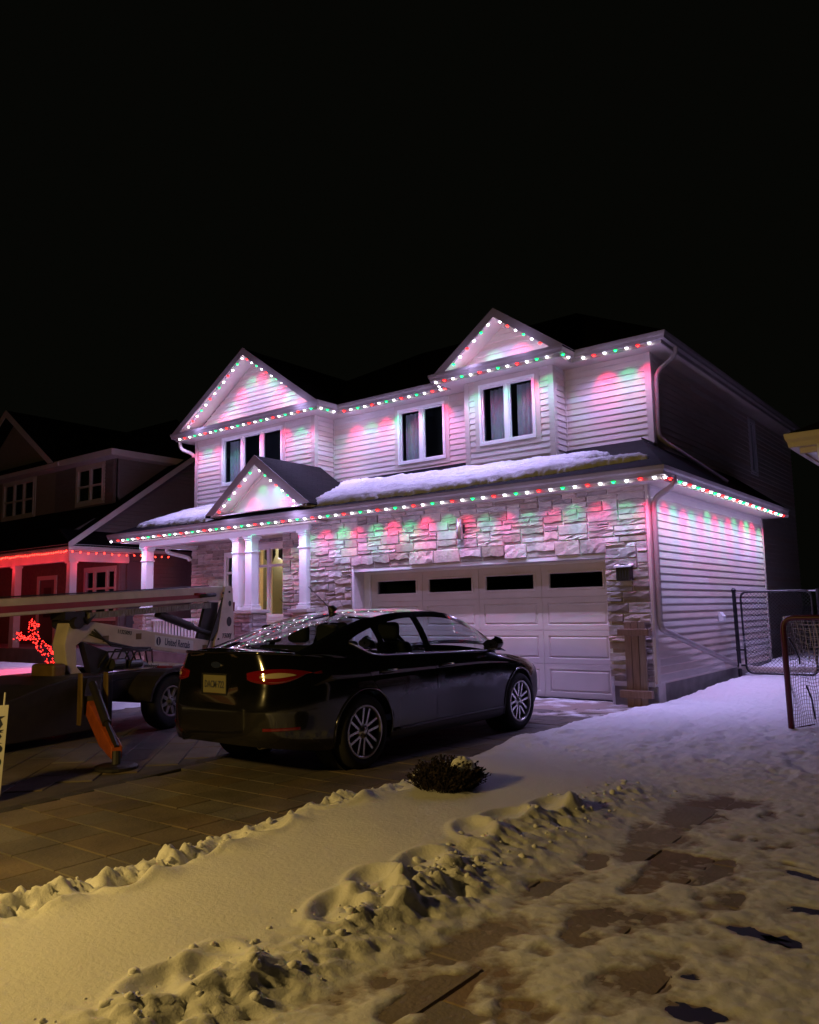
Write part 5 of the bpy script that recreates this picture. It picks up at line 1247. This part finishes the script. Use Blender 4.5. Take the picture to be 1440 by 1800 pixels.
# outrigger at the street side
def outrigger(sx):
    P0 = Vector((sx*.60, -.95, .62)); P1 = Vector((sx*1.42, -1.72, .50)); P2 = Vector((sx*2.30, -2.20, .10)); d = (P2-P1).normalized()
    u = MB(); u.bar(P0, P1, .16, .20); oo = L(u, 'outrigger', M_chas); oo['label'] = 'orange outrigger leg set down on the paving'
    for k in (-1, 1):
        h = MB(); o_ = Vector((.065*k, .10*k, 0)); h.prism([P1+o_+Vector((-.05*sx, .03, .34)), P1+o_+Vector((.06*sx, -.03, .34)), P1+o_+Vector((.07*sx, -.03, .0)), P1+o_+Vector((.02*sx, -.0, -.20)), P1+o_+Vector((-.05*sx, .03, -.20))], (.012*k, .014*k, 0)); L(h, 'outrigger_bracket', M_ochre, oo)
    n_ = d.cross(Vector((0, 0, 1))).normalized()
    l_ = MB(); w0, w1 = .11, .065
    q = [P1-d*.10+Vector((0, 0, -.12)), P1+d*.02+Vector((0, 0, .06)), P2+Vector((0, 0, .10)), P2+Vector((0, 0, -.02)), P1.lerp(P2, .55)+Vector((0, 0, -.13))]
    l_.prism([p-n_*.055 for p in q], n_*.11); bevel(L(l_, 'outrigger_leg', M_orange, oo), .012)
    c_ = MB(); c_.tube([P1+Vector((0, 0, .22)), P1.lerp(P2, .62)+Vector((0, 0, .12))], .045, 10); c_.tube([P1.lerp(P2, .60)+Vector((0, 0, .125)), P2+Vector((0, 0, .09))], .026, 8); L(c_, 'outrigger_ram', M_chas, oo)
    f = MB(); f.tube([P2+Vector((.03*sx, -.03, .06)), (P2.x+.05*sx, P2.y-.05, .04)], .04, 10); L(f, 'outrigger_jack', M_chas, oo)
    p = MB(); p.lathe([(.0005, .045), (.16, .045), (.20, .03), (.20, .005), (.0005, .005)], (P2.x+.05*sx, P2.y-.05, 0), 'z', 20); L(p, 'outrigger_pad', M_chas, oo)
outrigger(1); outrigger(-1)

# ------------------------------------------------------------------ wooden rack leaning by the garage corner
wr_ = thing('wooden_rack', 'narrow rack of rough planks with two cross boards standing at the garage corner', 'wooden rack', (-.2, -.22, G))
for k in range(3):
    b = MB(); x0 = -.355+k*.107; b.box(x0, -.235+rs.uniform(0, .008), G+.005, x0+.100, -.205, 1.13+rs.uniform(-.02, .01)); bevel(b.obj('plank', M_wood, wr_), .004)
for z0, d in ((.94, .0), (.06, .01)):
    b = MB(); b.box(-.42, -.335, z0, .05, -.237, z0+.095+d); bevel(b.obj('cross_board', M_wood, wr_), .005)
b = MB(); b.box(-.33, -.203, .3, -.07, -.17, .9); b.obj('back_board', M_wood, wr_)

# ------------------------------------------------------------------ chain link gate
gate = thing('chain_link_gate', 'black chain link gate between garage side wall and yard', 'gate', (.2, 3.64, .1))
b = MB(); b.tube([(.14, 3.64, .02), (.115, 3.64, 1.60)], .035, 12); b.lathe([(.042, 1.595), (.042, 1.62), (.02, 1.65), (.0005, 1.655)], (.115, 3.64, 0), 'z', 12); b.obj('post', M_iron, gate)
b = MB(); b.tube([(1.52, 3.64, .02), (1.50, 3.64, 1.60)], .035, 12); b.obj('post', M_iron, gate)
pts = curve_pts([(.24, 3.64, .8), (.225, 3.64, 1.575), (1.395, 3.64, 1.575), (1.41, 3.64, .145), (.255, 3.64, .145), (.24, 3.64, .8)], 5)
b = MB(); b.tube(pts, .019, 8); b.obj('gate_frame', M_iron, gate, smooth=True)
b = MB(); w_ = .062; x0, x1, z0, z1 = .26, 1.395, .155, 1.56
k = -30
def clipseg(p, q):
    t0, t1 = 0, 1; d = (q[0]-p[0], q[1]-p[1])
    for (pp, dd, lo, hi) in ((p[0], d[0], x0, x1), (p[1], d[1], z0, z1)):
        a, c = sorted(((lo-pp)/dd, (hi-pp)/dd)); t0 = max(t0, a); t1 = min(t1, c)
    return None if t1-t0 < 1e-3 else ((p[0]+d[0]*t0, p[1]+d[1]*t0), (p[0]+d[0]*t1, p[1]+d[1]*t1))
for k in range(-26, 46):
    for s in (1, -1):
        c = clipseg((x0+k*w_, z0 if s > 0 else z1), (x0+k*w_+1.5, (z0+1.5) if s > 0 else (z1-1.5)))
        if c: b.tube([(c[0][0], 3.64+.003*s, c[0][1]), (c[1][0], 3.64+.003*s, c[1][1])], .0022, 4, caps=False)
tag(b.obj('wire_mesh', M_iron, gate), kind='stuff')
for z in (1.38, .55, .28):
    b = MB(); b.box(.10, 3.60, z-.015, .26, 3.68, z+.015); b.obj('hinge', M_iron, gate)
b = MB(); b.tube([(.12, 3.66, 1.565), (2.8, 3.66, 1.575)], .012, 8); b.obj('top_rail', M_steel, gate)
hs = thing('drain_hose', 'pale ribbed drain hose lying in the snow behind the gate', 'hose', (.6, 3.8, .15))
b = MB(); b.tube([(.12, 3.62, .27), (.35, 3.85, .20), (.7, 4.0, .19), (1.1, 4.05, .20), (1.6, 4.1, .21)], .055, 10); b.obj('hose', M_trimlt, hs, smooth=True)

# ------------------------------------------------------------------ hockey net
hn = thing('hockey_net', 'red framed hockey goal with white netting at the right edge', 'hockey goal', (2.9, -1.5, G+.02))
zt = 1.20; x0, x1, yf, yb_ = 2.165, 3.99, -1.71, -.95
b = MB(); b.tube(curve_pts([(x0, yf, G+.01), (x0-.012, yf, zt), (x1, yf, zt), (x1, yf, G+.01)], 6), .032, 10); b.obj('goal_frame', M_red, hn, smooth=True)
b = MB(); b.tube(curve_pts([(x0, yf, G+.05), (x0+.25, yb_+.1, G+.05), (x0+.6, yb_, G+.05), (x1-.6, yb_, G+.05), (x1, yf, G+.05)], 5), .02, 8); b.obj('base_frame', M_red, hn, smooth=True)
b = MB(); b.tube(curve_pts([(x0, yf+.02, zt), (x0+.12, yf+.42, zt-.01), (x1-.12, yf+.42, zt-.01), (x1, yf+.02, zt)], 5), .016, 8); b.obj('top_frame', mat('white_rail', (.6, .56, .55), .5), hn, smooth=True)
nb = MB(); NU, NV = 40, 34
def outline(t):                                     # back path from left post round to right post at floor level
    P = [Vector((x0, yf+.03)), Vector((x0+.22, yb_+.06)), Vector((x0+.6, yb_)), Vector((x1-.6, yb_)), Vector((x1-.22, yb_+.06)), Vector((x1, yf+.03))]
    l = [0]
    for i in range(5): l.append(l[-1]+(P[i+1]-P[i]).length)
    s = t*l[-1]
    for i in range(5):
        if s <= l[i+1]+1e-9: return P[i].lerp(P[i+1], (s-l[i])/(l[i+1]-l[i]))
def outline_top(t):
    P = [Vector((x0, yf+.03)), Vector((x0+.12, yf+.40)), Vector((x1-.12, yf+.40)), Vector((x1, yf+.03))]; l = [0]
    for i in range(3): l.append(l[-1]+(P[i+1]-P[i]).length)
    s = t*l[-1]
    for i in range(3):
        if s <= l[i+1]+1e-9: return P[i].lerp(P[i+1], (s-l[i])/(l[i+1]-l[i]))
def netp(u, v):
    a, c = outline(u), outline_top(u); p = a.lerp(c, v); sag = .05*math.sin(math.pi*v)*math.sin(u*19+v*5)*.5
    return Vector((p.x+sag+.03*math.sin(v*9+u*31)*math.sin(math.pi*v), p.y+sag, G+.05+(zt-.06-G)*v-.02*math.sin(u*40)*math.sin(math.pi*v)))
for i in range(0, 62): nb.tube([netp(min(1, i/61), v/10) for v in range(11)], .0036, 3, caps=False)
for j in range(0, 31): nb.tube([netp(u/40, j/30) for u in range(41)], .0036, 3, caps=False)
for i in range(0, 30):                                # hanging flap of slack net under the top bar
    t = i/29; nb.tube([(x0+.05+t*1.75, yf+.05+.3*v/6, zt-.03-.34*(v/6)**1.3*(1+.5*math.sin(t*12))) for v in range(7)], .004, 3, caps=False)
for v in range(1, 7): nb.tube([(x0+.05+i/29*1.75, yf+.05+.3*v/6, zt-.03-.34*(v/6)**1.3*(1+.5*math.sin(i/29*12))) for i in range(30)], .004, 3, caps=False)
tag(nb.obj('netting', M_net, hn), kind='stuff')
b = MB(); b.tube([(x0+.03, yf+.05, .98), (x0+.10, yf+.15, .75), (x0+.09, yf+.2, .68)], .009, 5); b.tube([(x0+.16, yf+.12, .45), (x0+.20, yf+.14, .3), (x0+.22, yf+.15, .08)], .010, 5); b.obj('loose_cord', M_iron, hn)

# ------------------------------------------------------------------ shrub poking through the snow
sh = thing('shrub', 'low dark leafless shrub with a cap of snow in the lawn strip', 'shrub', (.78, -6.38, .05))
b = MB(); rr = random.Random(4)
for k in range(560):
    a = rr.uniform(0, 2*math.pi); r_ = rr.random()**.5; p = Vector((.78+.22*r_*math.cos(a)+.02, -6.38+.24*r_*math.sin(a), .04))
    hgt = .205*math.sqrt(max(0, 1-r_*r_*.9))*rr.uniform(.75, 1.08); lean = Vector((math.cos(a)*r_*.08, math.sin(a)*r_*.08, 0))
    m1 = p+lean*.5+Vector((rr.uniform(-.02, .02), rr.uniform(-.02, .02), hgt*.55)); q = p+lean+Vector((rr.uniform(-.04, .04), rr.uniform(-.04, .04), hgt))
    b.tube([p, m1, q], [.004, .003, .0015], 3, caps=False)
    for j in range(5):
        c = m1.lerp(q, rr.random()) if j else q; s = rr.uniform(.008, .016); n = Vector((rr.uniform(-1, 1), rr.uniform(-1, 1), rr.uniform(-1, 1))).normalized(); u = n.orthogonal().normalized(); v = n.cross(u)
        b.add([c-u*s, c+v*s*.7, c+u*s, c-v*s*.7], [(0, 1, 2, 3)])
b.obj('branches', mat('dark_twigs', (.020, .011, .008), .9, var=.3), sh, recalc=False)
b = MB(); b.grid(lambda u, v: (.90+.09*math.cos(2*math.pi*u)*math.sin(math.pi*v*.5)*(1+.15*math.sin(u*19)), -6.33+.10*math.sin(2*math.pi*u)*math.sin(math.pi*v*.5), .17+.085*math.cos(math.pi*v*.5)+.008*math.sin(u*25+v*9)), 22, 8); b.obj('snow_cap', M_snow, sh, smooth=True)

# ------------------------------------------------------------------ lawn sign at the left edge
sg = thing('lawn_sign', 'narrow white sign with dark blue lettering on a stake, cut by the left edge', 'sign', (-2.7, -8.4, G))
T_, B_, ul = Vector((-2.203, -8.242, .662)), Vector((-2.219, -8.274, -.05)), Vector((-.43, -.90, 0)).normalized()
nrm = Vector((.90, -.43, 0))
b = MB(); b.prism([T_, T_+ul*.46, B_+ul*.50, B_], nrm*.006); sgo = b.obj('panel', mat('sign_white', (.55, .54, .53), .6), sg)
b = MB(); b.tube([(T_+ul*.03)+Vector((0, 0, .10)), (B_+ul*.035)+Vector((0, 0, -.05))], .007, 6); b.obj('stake', M_white2, sg)
M_snavy = mat('sign_navy', (.012, .016, .045), .6); M_sgreen = mat('sign_green', (.012, .03, .02), .6)
def on_sign(t, s, e=.009): return T_.lerp(B_, t)+ul*s+nrm*e
for (t0, t1, m_, n_) in ((.12, .30, M_snavy, 3), (.27, .42, M_snavy, 3), (.42, .54, M_snavy, 0), (.55, .70, M_sgreen, 0), (.68, .86, M_sgreen, 0)):
    b = MB(); tm, th_ = (t0+t1)/2, (t1-t0)/2
    if n_: b.add([on_sign(t0, .018), on_sign(t0+.03, .05), on_sign(tm, .03), on_sign(t1-.02, .06), on_sign(t1, .02), on_sign(t1, .16), on_sign(tm, .10), on_sign(t0, .16)], [tuple(range(8))])
    else: b.add([on_sign(tm-th_*math.cos(a), .085-.068*math.sin(a)) for a in np.linspace(0, 2*math.pi, 22)[:-1]], [tuple(range(21))])
    lo_ = b.obj('lettering', m_, sgo)
    if not n_:
        b = MB(); b.add([on_sign(tm-th_*.45*math.cos(a), .085-.030*math.sin(a), .0105) for a in np.linspace(0, 2*math.pi, 16)[:-1]], [tuple(range(15))]); b.obj('letter_counter', MATS['sign_white'], lo_)

# ------------------------------------------------------------------ neighbour's house on the left
nh = thing('neighbour_house', 'dark grey two storey house with dormer and red lit porch left of the decorated house', 'house', (-20, 3, G))
NS = .73; nz = lambda y: 3.30+NS*(y+.05)
RX = -16.0
rf = MB(); slab(rf, [(RX, -.05, 3.30), (RX, 6.2, nz(6.2)), (-26, 6.2, nz(6.2)), (-26, -.05, 3.30)], .06); slab(rf, [(RX, 6.2, nz(6.2)-.001), (RX, 12.4, 3.3), (-26, 12.4, 3.3), (-26, 6.2, nz(6.2)-.001)], .06); rf.obj('roof', M_shingdk, nh)
rk = MB(); rk.prism([(RX+.005, -.06, 3.17), (RX+.005, -.06, 3.35), (RX+.005, 6.2, nz(6.2)+.04), (RX+.005, 6.2, nz(6.2)-.16)], (.03, 0, 0)); rk.obj('rake_board', M_white2, nh)
FN = fr_right(-16.65); sdw = MB(); sdw.prism([(-16.65, 1.9, G), (-16.65, 1.9, nz(1.9)-.1), (-16.65, 6.2, nz(6.2)-.1), (-16.65, 10.5, nz(1.9)-.1), (-16.65, 10.5, G)], (-.12, 0, 0)); sdo = sdw.obj('side_wall', M_sidedk, nh)
z = G+.3; k = 0
while z < 7.4:
    ya = max(.35 if z > 3.7 else 1.95, (z-3.30)/NS-.05+.16 if z > 3.4 else 1.95); yb = min(7, 10.4)
    if yb-ya > .1:
        b = MB(); b.box(-16.648, ya, z, -16.632, yb, z+.11); b.prism([(-16.632, ya, z), (-16.618, ya, z), (-16.632, ya, z+.108)], (0, yb-ya, 0)); b.obj('siding_board', M_sidedk, sdo)
    z += .1143
gt = MB(); gt.prism([(-16.65, .3, 3.62), (-16.65, .3, 3.66), (-16.65, 1.9, nz(1.9)-.1), (-16.65, 1.9, 3.4)], (-.1, 0, 0)); gt.obj('gable_infill', M_sidedk, nh)
sk = MB(); slab(sk, [(-15.98, .02, 3.30), (-15.98, 10, 3.30), (-16.64, 10, 3.78), (-16.64, .02, 3.78)], .04); sk.obj('skirt_roof', M_shingdk, nh)
fa = MB(); sweep(fa, [(0, 3.16), (.02, 3.16), (.02, 3.31), (0, 3.31)], [(-26, -.03), (-16.0, -.03), (-16.0, 3.2)]); fa.obj('porch_fascia', M_white2, nh)
so_ = MB(); so_.box(-26, -.02, 3.13, -16.01, 1.95, 3.155); so_.obj('porch_ceiling', M_white2, nh)
be = MB(); be.box(-26, .06, 2.86, -16.15, .26, 3.128); be.box(-16.33, .262, 2.86, -16.15, 1.9, 3.128); be.obj('porch_beam', M_white2, nh)
for x in (-15.92-.42, -19.35, -22.6):
    b = MB(); b.prism([(x, .07, .5), (x+.26, .07, .5), (x+.21, .09, 2.8), (x+.05, .09, 2.8)], (0, .2, 0)); co = b.obj('porch_column', M_white2, nh)
    b = MB(); b.box(x+.0, .05, 2.80, x+.26, .30, 2.858); b.obj('column_cap', M_white2, co)
FNP = fr_front(1.95); nwin = (-18.5, -16.85, 1.3, 2.75); ndoor = (-21.25, -20.30, .5, 2.55)
nw = wall_slab('porch_wall', FNP, -26, -16.66, G, 3.13, [nwin, ndoor], mat('red_brick', (.16, .10, .09), .85, var=.2, vscale=12, bump=.3), nh, -.15)
window(nh, FNP, *nwin, [0, .28, .72, 1], M_white2, rail=[2.18], casing=.08, casing_m=M_white2)
dr = MB(); fbox(dr, FNP, -21.25, -20.30, .5, 2.55, -.06, -.02); dro = dr.obj('front_door', mat('door_dark', (.10, .09, .085), .5), nh)
b = MB(); fbox(b, FNP, -21.0, -20.55, 1.35, 2.3, -.02, -.012); b.obj('door_glass', M_black, dro)
b = MB()
for q in ((-21.38, -21.25, .5, 2.68), (-20.30, -20.17, .5, 2.68), (-21.25, -20.30, 2.55, 2.68)): fbox(b, FNP, *q, .0, .03)
b.obj('door_frame', M_white2, dro)
pfl = MB(); pfl.box(-26, -.1, G, -16.2, 1.95, .5); pfl.obj('porch_floor', M_conc, nh)
# upper floor: dormer and front gable share one eave line
FQ = fr_front(1.85); dw = (-18.95, -17.50, 4.82, 5.92); gwn = (-23.7, -21.62, 4.75, 5.95)
dwl = wall_slab('dormer_wall', FQ, -20.3, -16.85, 4.3, 6.1, [dw], M_sidedk, nh); siding(dwl, FQ, -20.2, -16.95, 4.65, 6.02, [hp(dw, .09)], m=M_sidedk)
gwl = wall_slab('gable_front', FQ, -26, -20.3, 4.3, 6.1, [gwn], mat('gable_cladding', (.26, .24, .20), .7, var=.06), nh)
window(nh, FQ, *dw, 2, M_white2, rail=[5.33], muntin=0, casing=.09, casing_m=M_white2, room=True, name='dormer_window')
window(nh, FQ, *gwn, 3, M_white2, rail=[5.30], casing=.10, casing_m=M_white2, room=True, name='gable_window')
ds = MB(); ds.prism([(-16.85, 1.86, 4.55), (-16.85, 1.86, 6.1), (-16.85, 3.9, 6.1)], (-.08, 0, 0)); dso = ds.obj('dormer_side', M_sidedk, nh)
z = 4.6
while z < 6.02:
    yb = (z-3.30)/NS-.05
    if yb > 1.95: b = MB(); b.box(-16.848, 1.90, z, -16.835, yb, z+.108); b.obj('siding_board', M_sidedk, dso)
    z += .1143
ef = MB(); sweep(ef, [(0, 6.03), (.03, 6.03), (.05, 6.2), (0, 6.2)], [(-19.6, 1.45), (-16.45, 1.45), (-16.45, 4.0)]); ef.obj('dormer_fascia', M_white2, nh)
es = MB(); sweep(es, [(-.40, 6.02), (.0, 6.02), (.0, 6.035), (-.40, 6.035)], [(-26, 1.449), (-16.451, 1.449), (-16.451, 4.0)]); es.obj('dormer_soffit', M_white2, nh)
dr_ = MB(); slab(dr_, [(-26, 1.42, 6.21), (-16.42, 1.42, 6.21), (-18.3, 5.0, 8.0), (-26, 5.0, 8.0)], .02); slab(dr_, [(-16.42, 1.42, 6.211), (-16.42, 6.0, 6.211), (-18.3, 5.0, 8.0)], .02); dr_.obj('dormer_roof', M_shingdk, nh)
gx, ga, gz = -22.84, 3.25, 8.40
gr_ = MB()
for s in (1, -1): gr_.prism([(gx+s*ga, 1.38, 6.19), (gx, 1.38, gz), (gx, 6.5, gz), (gx+s*ga, 6.5, 6.19)], (0, 0, -.05))
gr_.obj('gable_roof', M_shingdk, nh)
gb = MB()
for s in (1, -1): gb.prism([(gx+s*ga, 1.36, 6.18), (gx, 1.36, gz+.01), (gx, 1.36, gz-.24), (gx+s*(ga-.33), 1.36, 6.18)], (0, .02, 0))
gb.obj('gable_rake', M_white2, nh)
gf = MB(); gf.prism([(gx-ga+.4, 1.80, 6.12), (gx+ga-.4, 1.80, 6.12), (gx, 1.80, gz-.2)], (0, .1, 0)); gf.obj('gable_face', MATS['gable_cladding'], nh)
ge = MB(); ge.prism([(-26, 1.40, 6.20), (-19.6, 1.40, 6.20), (-19.9, 1.82, 6.50), (-26, 1.82, 6.50)], (0, 0, -.03)); ge.obj('pent_roof', M_shingdk, nh)
gfa = MB(); gfa.box(-26, 1.39, 6.03, -19.62, 1.42, 6.17); gfa.box(-19.62, 1.36, 6.03, -19.30, 1.5, 6.16); gfa.obj('gable_fascia', M_white2, nh)
# its red lights
M_rb = emit_mat('red_mini_bulb', (1.0, .035, .02), 9)
rbm = MB().lathe([(.0005, -.045), (.014, -.035), (.019, -.01), (.012, .012), (.0005, .014)], (0, 0, 0), 'z', 7).mesh('red_bulb', M_rb, True)
rl = thing('red_light_string', 'red bulbs strung along the neighbour porch eave', 'string lights', (-20, -.08, 3.1))
LR = lamp('red_string_light', 'POINT', 4.2, (1.0, .03, .05), .0)
def red_run(p0, p1, n, sag=.0):
    p0, p1 = Vector(p0), Vector(p1); w = MB(); w.tube([p0.lerp(p1, i/24)+Vector((0, 0, -sag*abs(math.sin(i*1.3)))) for i in range(25)], .005, 4); w.obj('wire', M_black, rl)
    for i in range(n+1):
        p = p0.lerp(p1, i/n)+Vector((0, 0, -sag*abs(math.sin(i*24/n*1.3))-.01+rs.uniform(-.012, .012))); o_ = bpy.data.objects.new('bulb', rbm); link(o_, rl, p); o_.rotation_euler = (rs.uniform(-.6, .6), rs.uniform(-.6, .6), 0)
        if i % 5 == 2: link(bpy.data.objects.new('bulb_light', LR), rl, p+Vector((.05, -.10, -.36)))
red_run((-24.6, -.075, 3.13), (-16.05, -.075, 3.13), 66, .01); red_run((-15.955, .05, 3.12), (-15.955, 3.1, 3.10), 13, .02)

# ------------------------------------------------------------------ red light-up figure on the snow
fg = thing('lit_lawn_figure', 'red light-up animal figure glowing on the snow behind the boom lift', 'light figure', (-10, -3.9, .3))
rr = random.Random(2); fw = MB(); segs = [((-10, -3.62, .38), (-10, -3.75, .70), .09), ((-10, -3.75, .70), (-10, -3.85, .84), .12), ((-10, -3.86, .84), (-10, -4.02, 1.02), .09), ((-10, -3.98, 1.0), (-10, -4.30, .98), .10), ((-10, -4.02, 1.04), (-10, -4.02, 1.22), .09), ((-10, -3.98, 1.2), (-10, -4.08, 1.31), .05), ((-10, -4.22, 1.0), (-10, -4.33, 1.10), .05), ((-10, -3.60, .40), (-10, -3.42, .36), .05), ((-10, -3.55, .36), (-10, -3.80, .40), .05)]
pts_b = []
for p, q, r_ in segs:
    p, q = Vector(p), Vector(q); n = int(14+700*r_*(q-p).length)
    ring = []
    for k in range(6):
        a = k*math.pi/3; o1 = Vector((math.cos(a), math.sin(a)*.9, 0))*r_; fw.tube([p+o1, q+o1], .003, 3, caps=False)
    for k in range(n):
        t = rr.random(); a = rr.uniform(0, 2*math.pi); pts_b.append(p.lerp(q, t)+Vector((math.cos(a)*r_, math.sin(a)*r_*.95, rr.uniform(-.03, .03))))
fw.obj('wire_frame', M_black, fg)
fb = MB()
for p in pts_b: fb.lathe([(.0005, -.011), (.0075, -.006), (.0085, 0), (.0005, .010)], tuple(p), 'z', 5)
tag(fb.obj('mini_bulbs', emit_mat('figure_bulb', (1.0, .02, .015), 9), fg), kind='stuff')
for (p, e) in (((-11.6, -3.6, .95), 30.0), ((-9.8, -3.85, .6), 22.0)):
    link(bpy.data.objects.new('figure_light', lamp('figure_light', 'POINT', e, (1.0, .03, .05), .0)), fg, p)

# ------------------------------------------------------------------ corner of the right-hand neighbour's porch roof
rn = thing('porch_roof', 'corner of a neighbouring porch eave jutting in at the right edge', 'porch roof', (4.5, -2.0, G))
ex, ey, ez = 2.74, -3.66, 2.90
g_ = MB(); sweep(g_, GUT, [(ex+.1, 6.0), (ex+.1, ey+.1), (9, ey+.1)], ez-.128); g_.obj('gutter', M_trimlt, rn)
f_ = MB(); sweep(f_, [(-.002, ez-.18), (-.002, ez-.02), (-.025, ez-.02), (-.025, ez-.18)], [(ex+.1, 6.0), (ex+.1, ey+.1), (9, ey+.1)]); f_.obj('fascia', M_trimlt, rn)
s_ = MB(); sweep(s_, [(-.027, ez-.16), (-.027, ez-.145), (-.5, ez-.145), (-.5, ez-.16)], [(ex+.1, 6.0), (ex+.1, ey+.1), (9, ey+.1)]); s_.obj('soffit', M_white, rn)
bb = MB(); bb.box(ex+.32, ey+.32, ez-.40, 9, ey+.50, ez-.162); bb.box(ex+.32, ey+.502, ez-.40, ex+.50, 6, ez-.162); bb.obj('beam', M_trimlt, rn)
rr_ = MB(); slab(rr_, [(ex+.02, ey+.02, ez+.004), (9, ey+.02, ez+.004), (9, ey+3, ez+1.5), (ex+3, ey+3, ez+1.5)], .03); slab(rr_, [(ex+.02, ey+.02, ez+.005), (ex+3, ey+3, ez+1.5), (ex+3, 6, ez+1.5), (ex+.02, 6, ez+.005)], .03); rr_.obj('roof', M_shing, rn)
dp = MB(); dp.tube(curve_pts([(ex+.30, ey+.04, ez-.12), (ex+.30, ey+.06, ez-.30), (ex+.46, ey+.22, ez-.46), (ex+.80, ey+.30, ez-.50)], 6), .045, 10); dp.obj('downpipe', M_white, rn, smooth=True)
pp = MB(); pp.box(5.0, ey+.34, G, 5.2, ey+.5, ez-.402); pp.obj('post', M_white, rn)
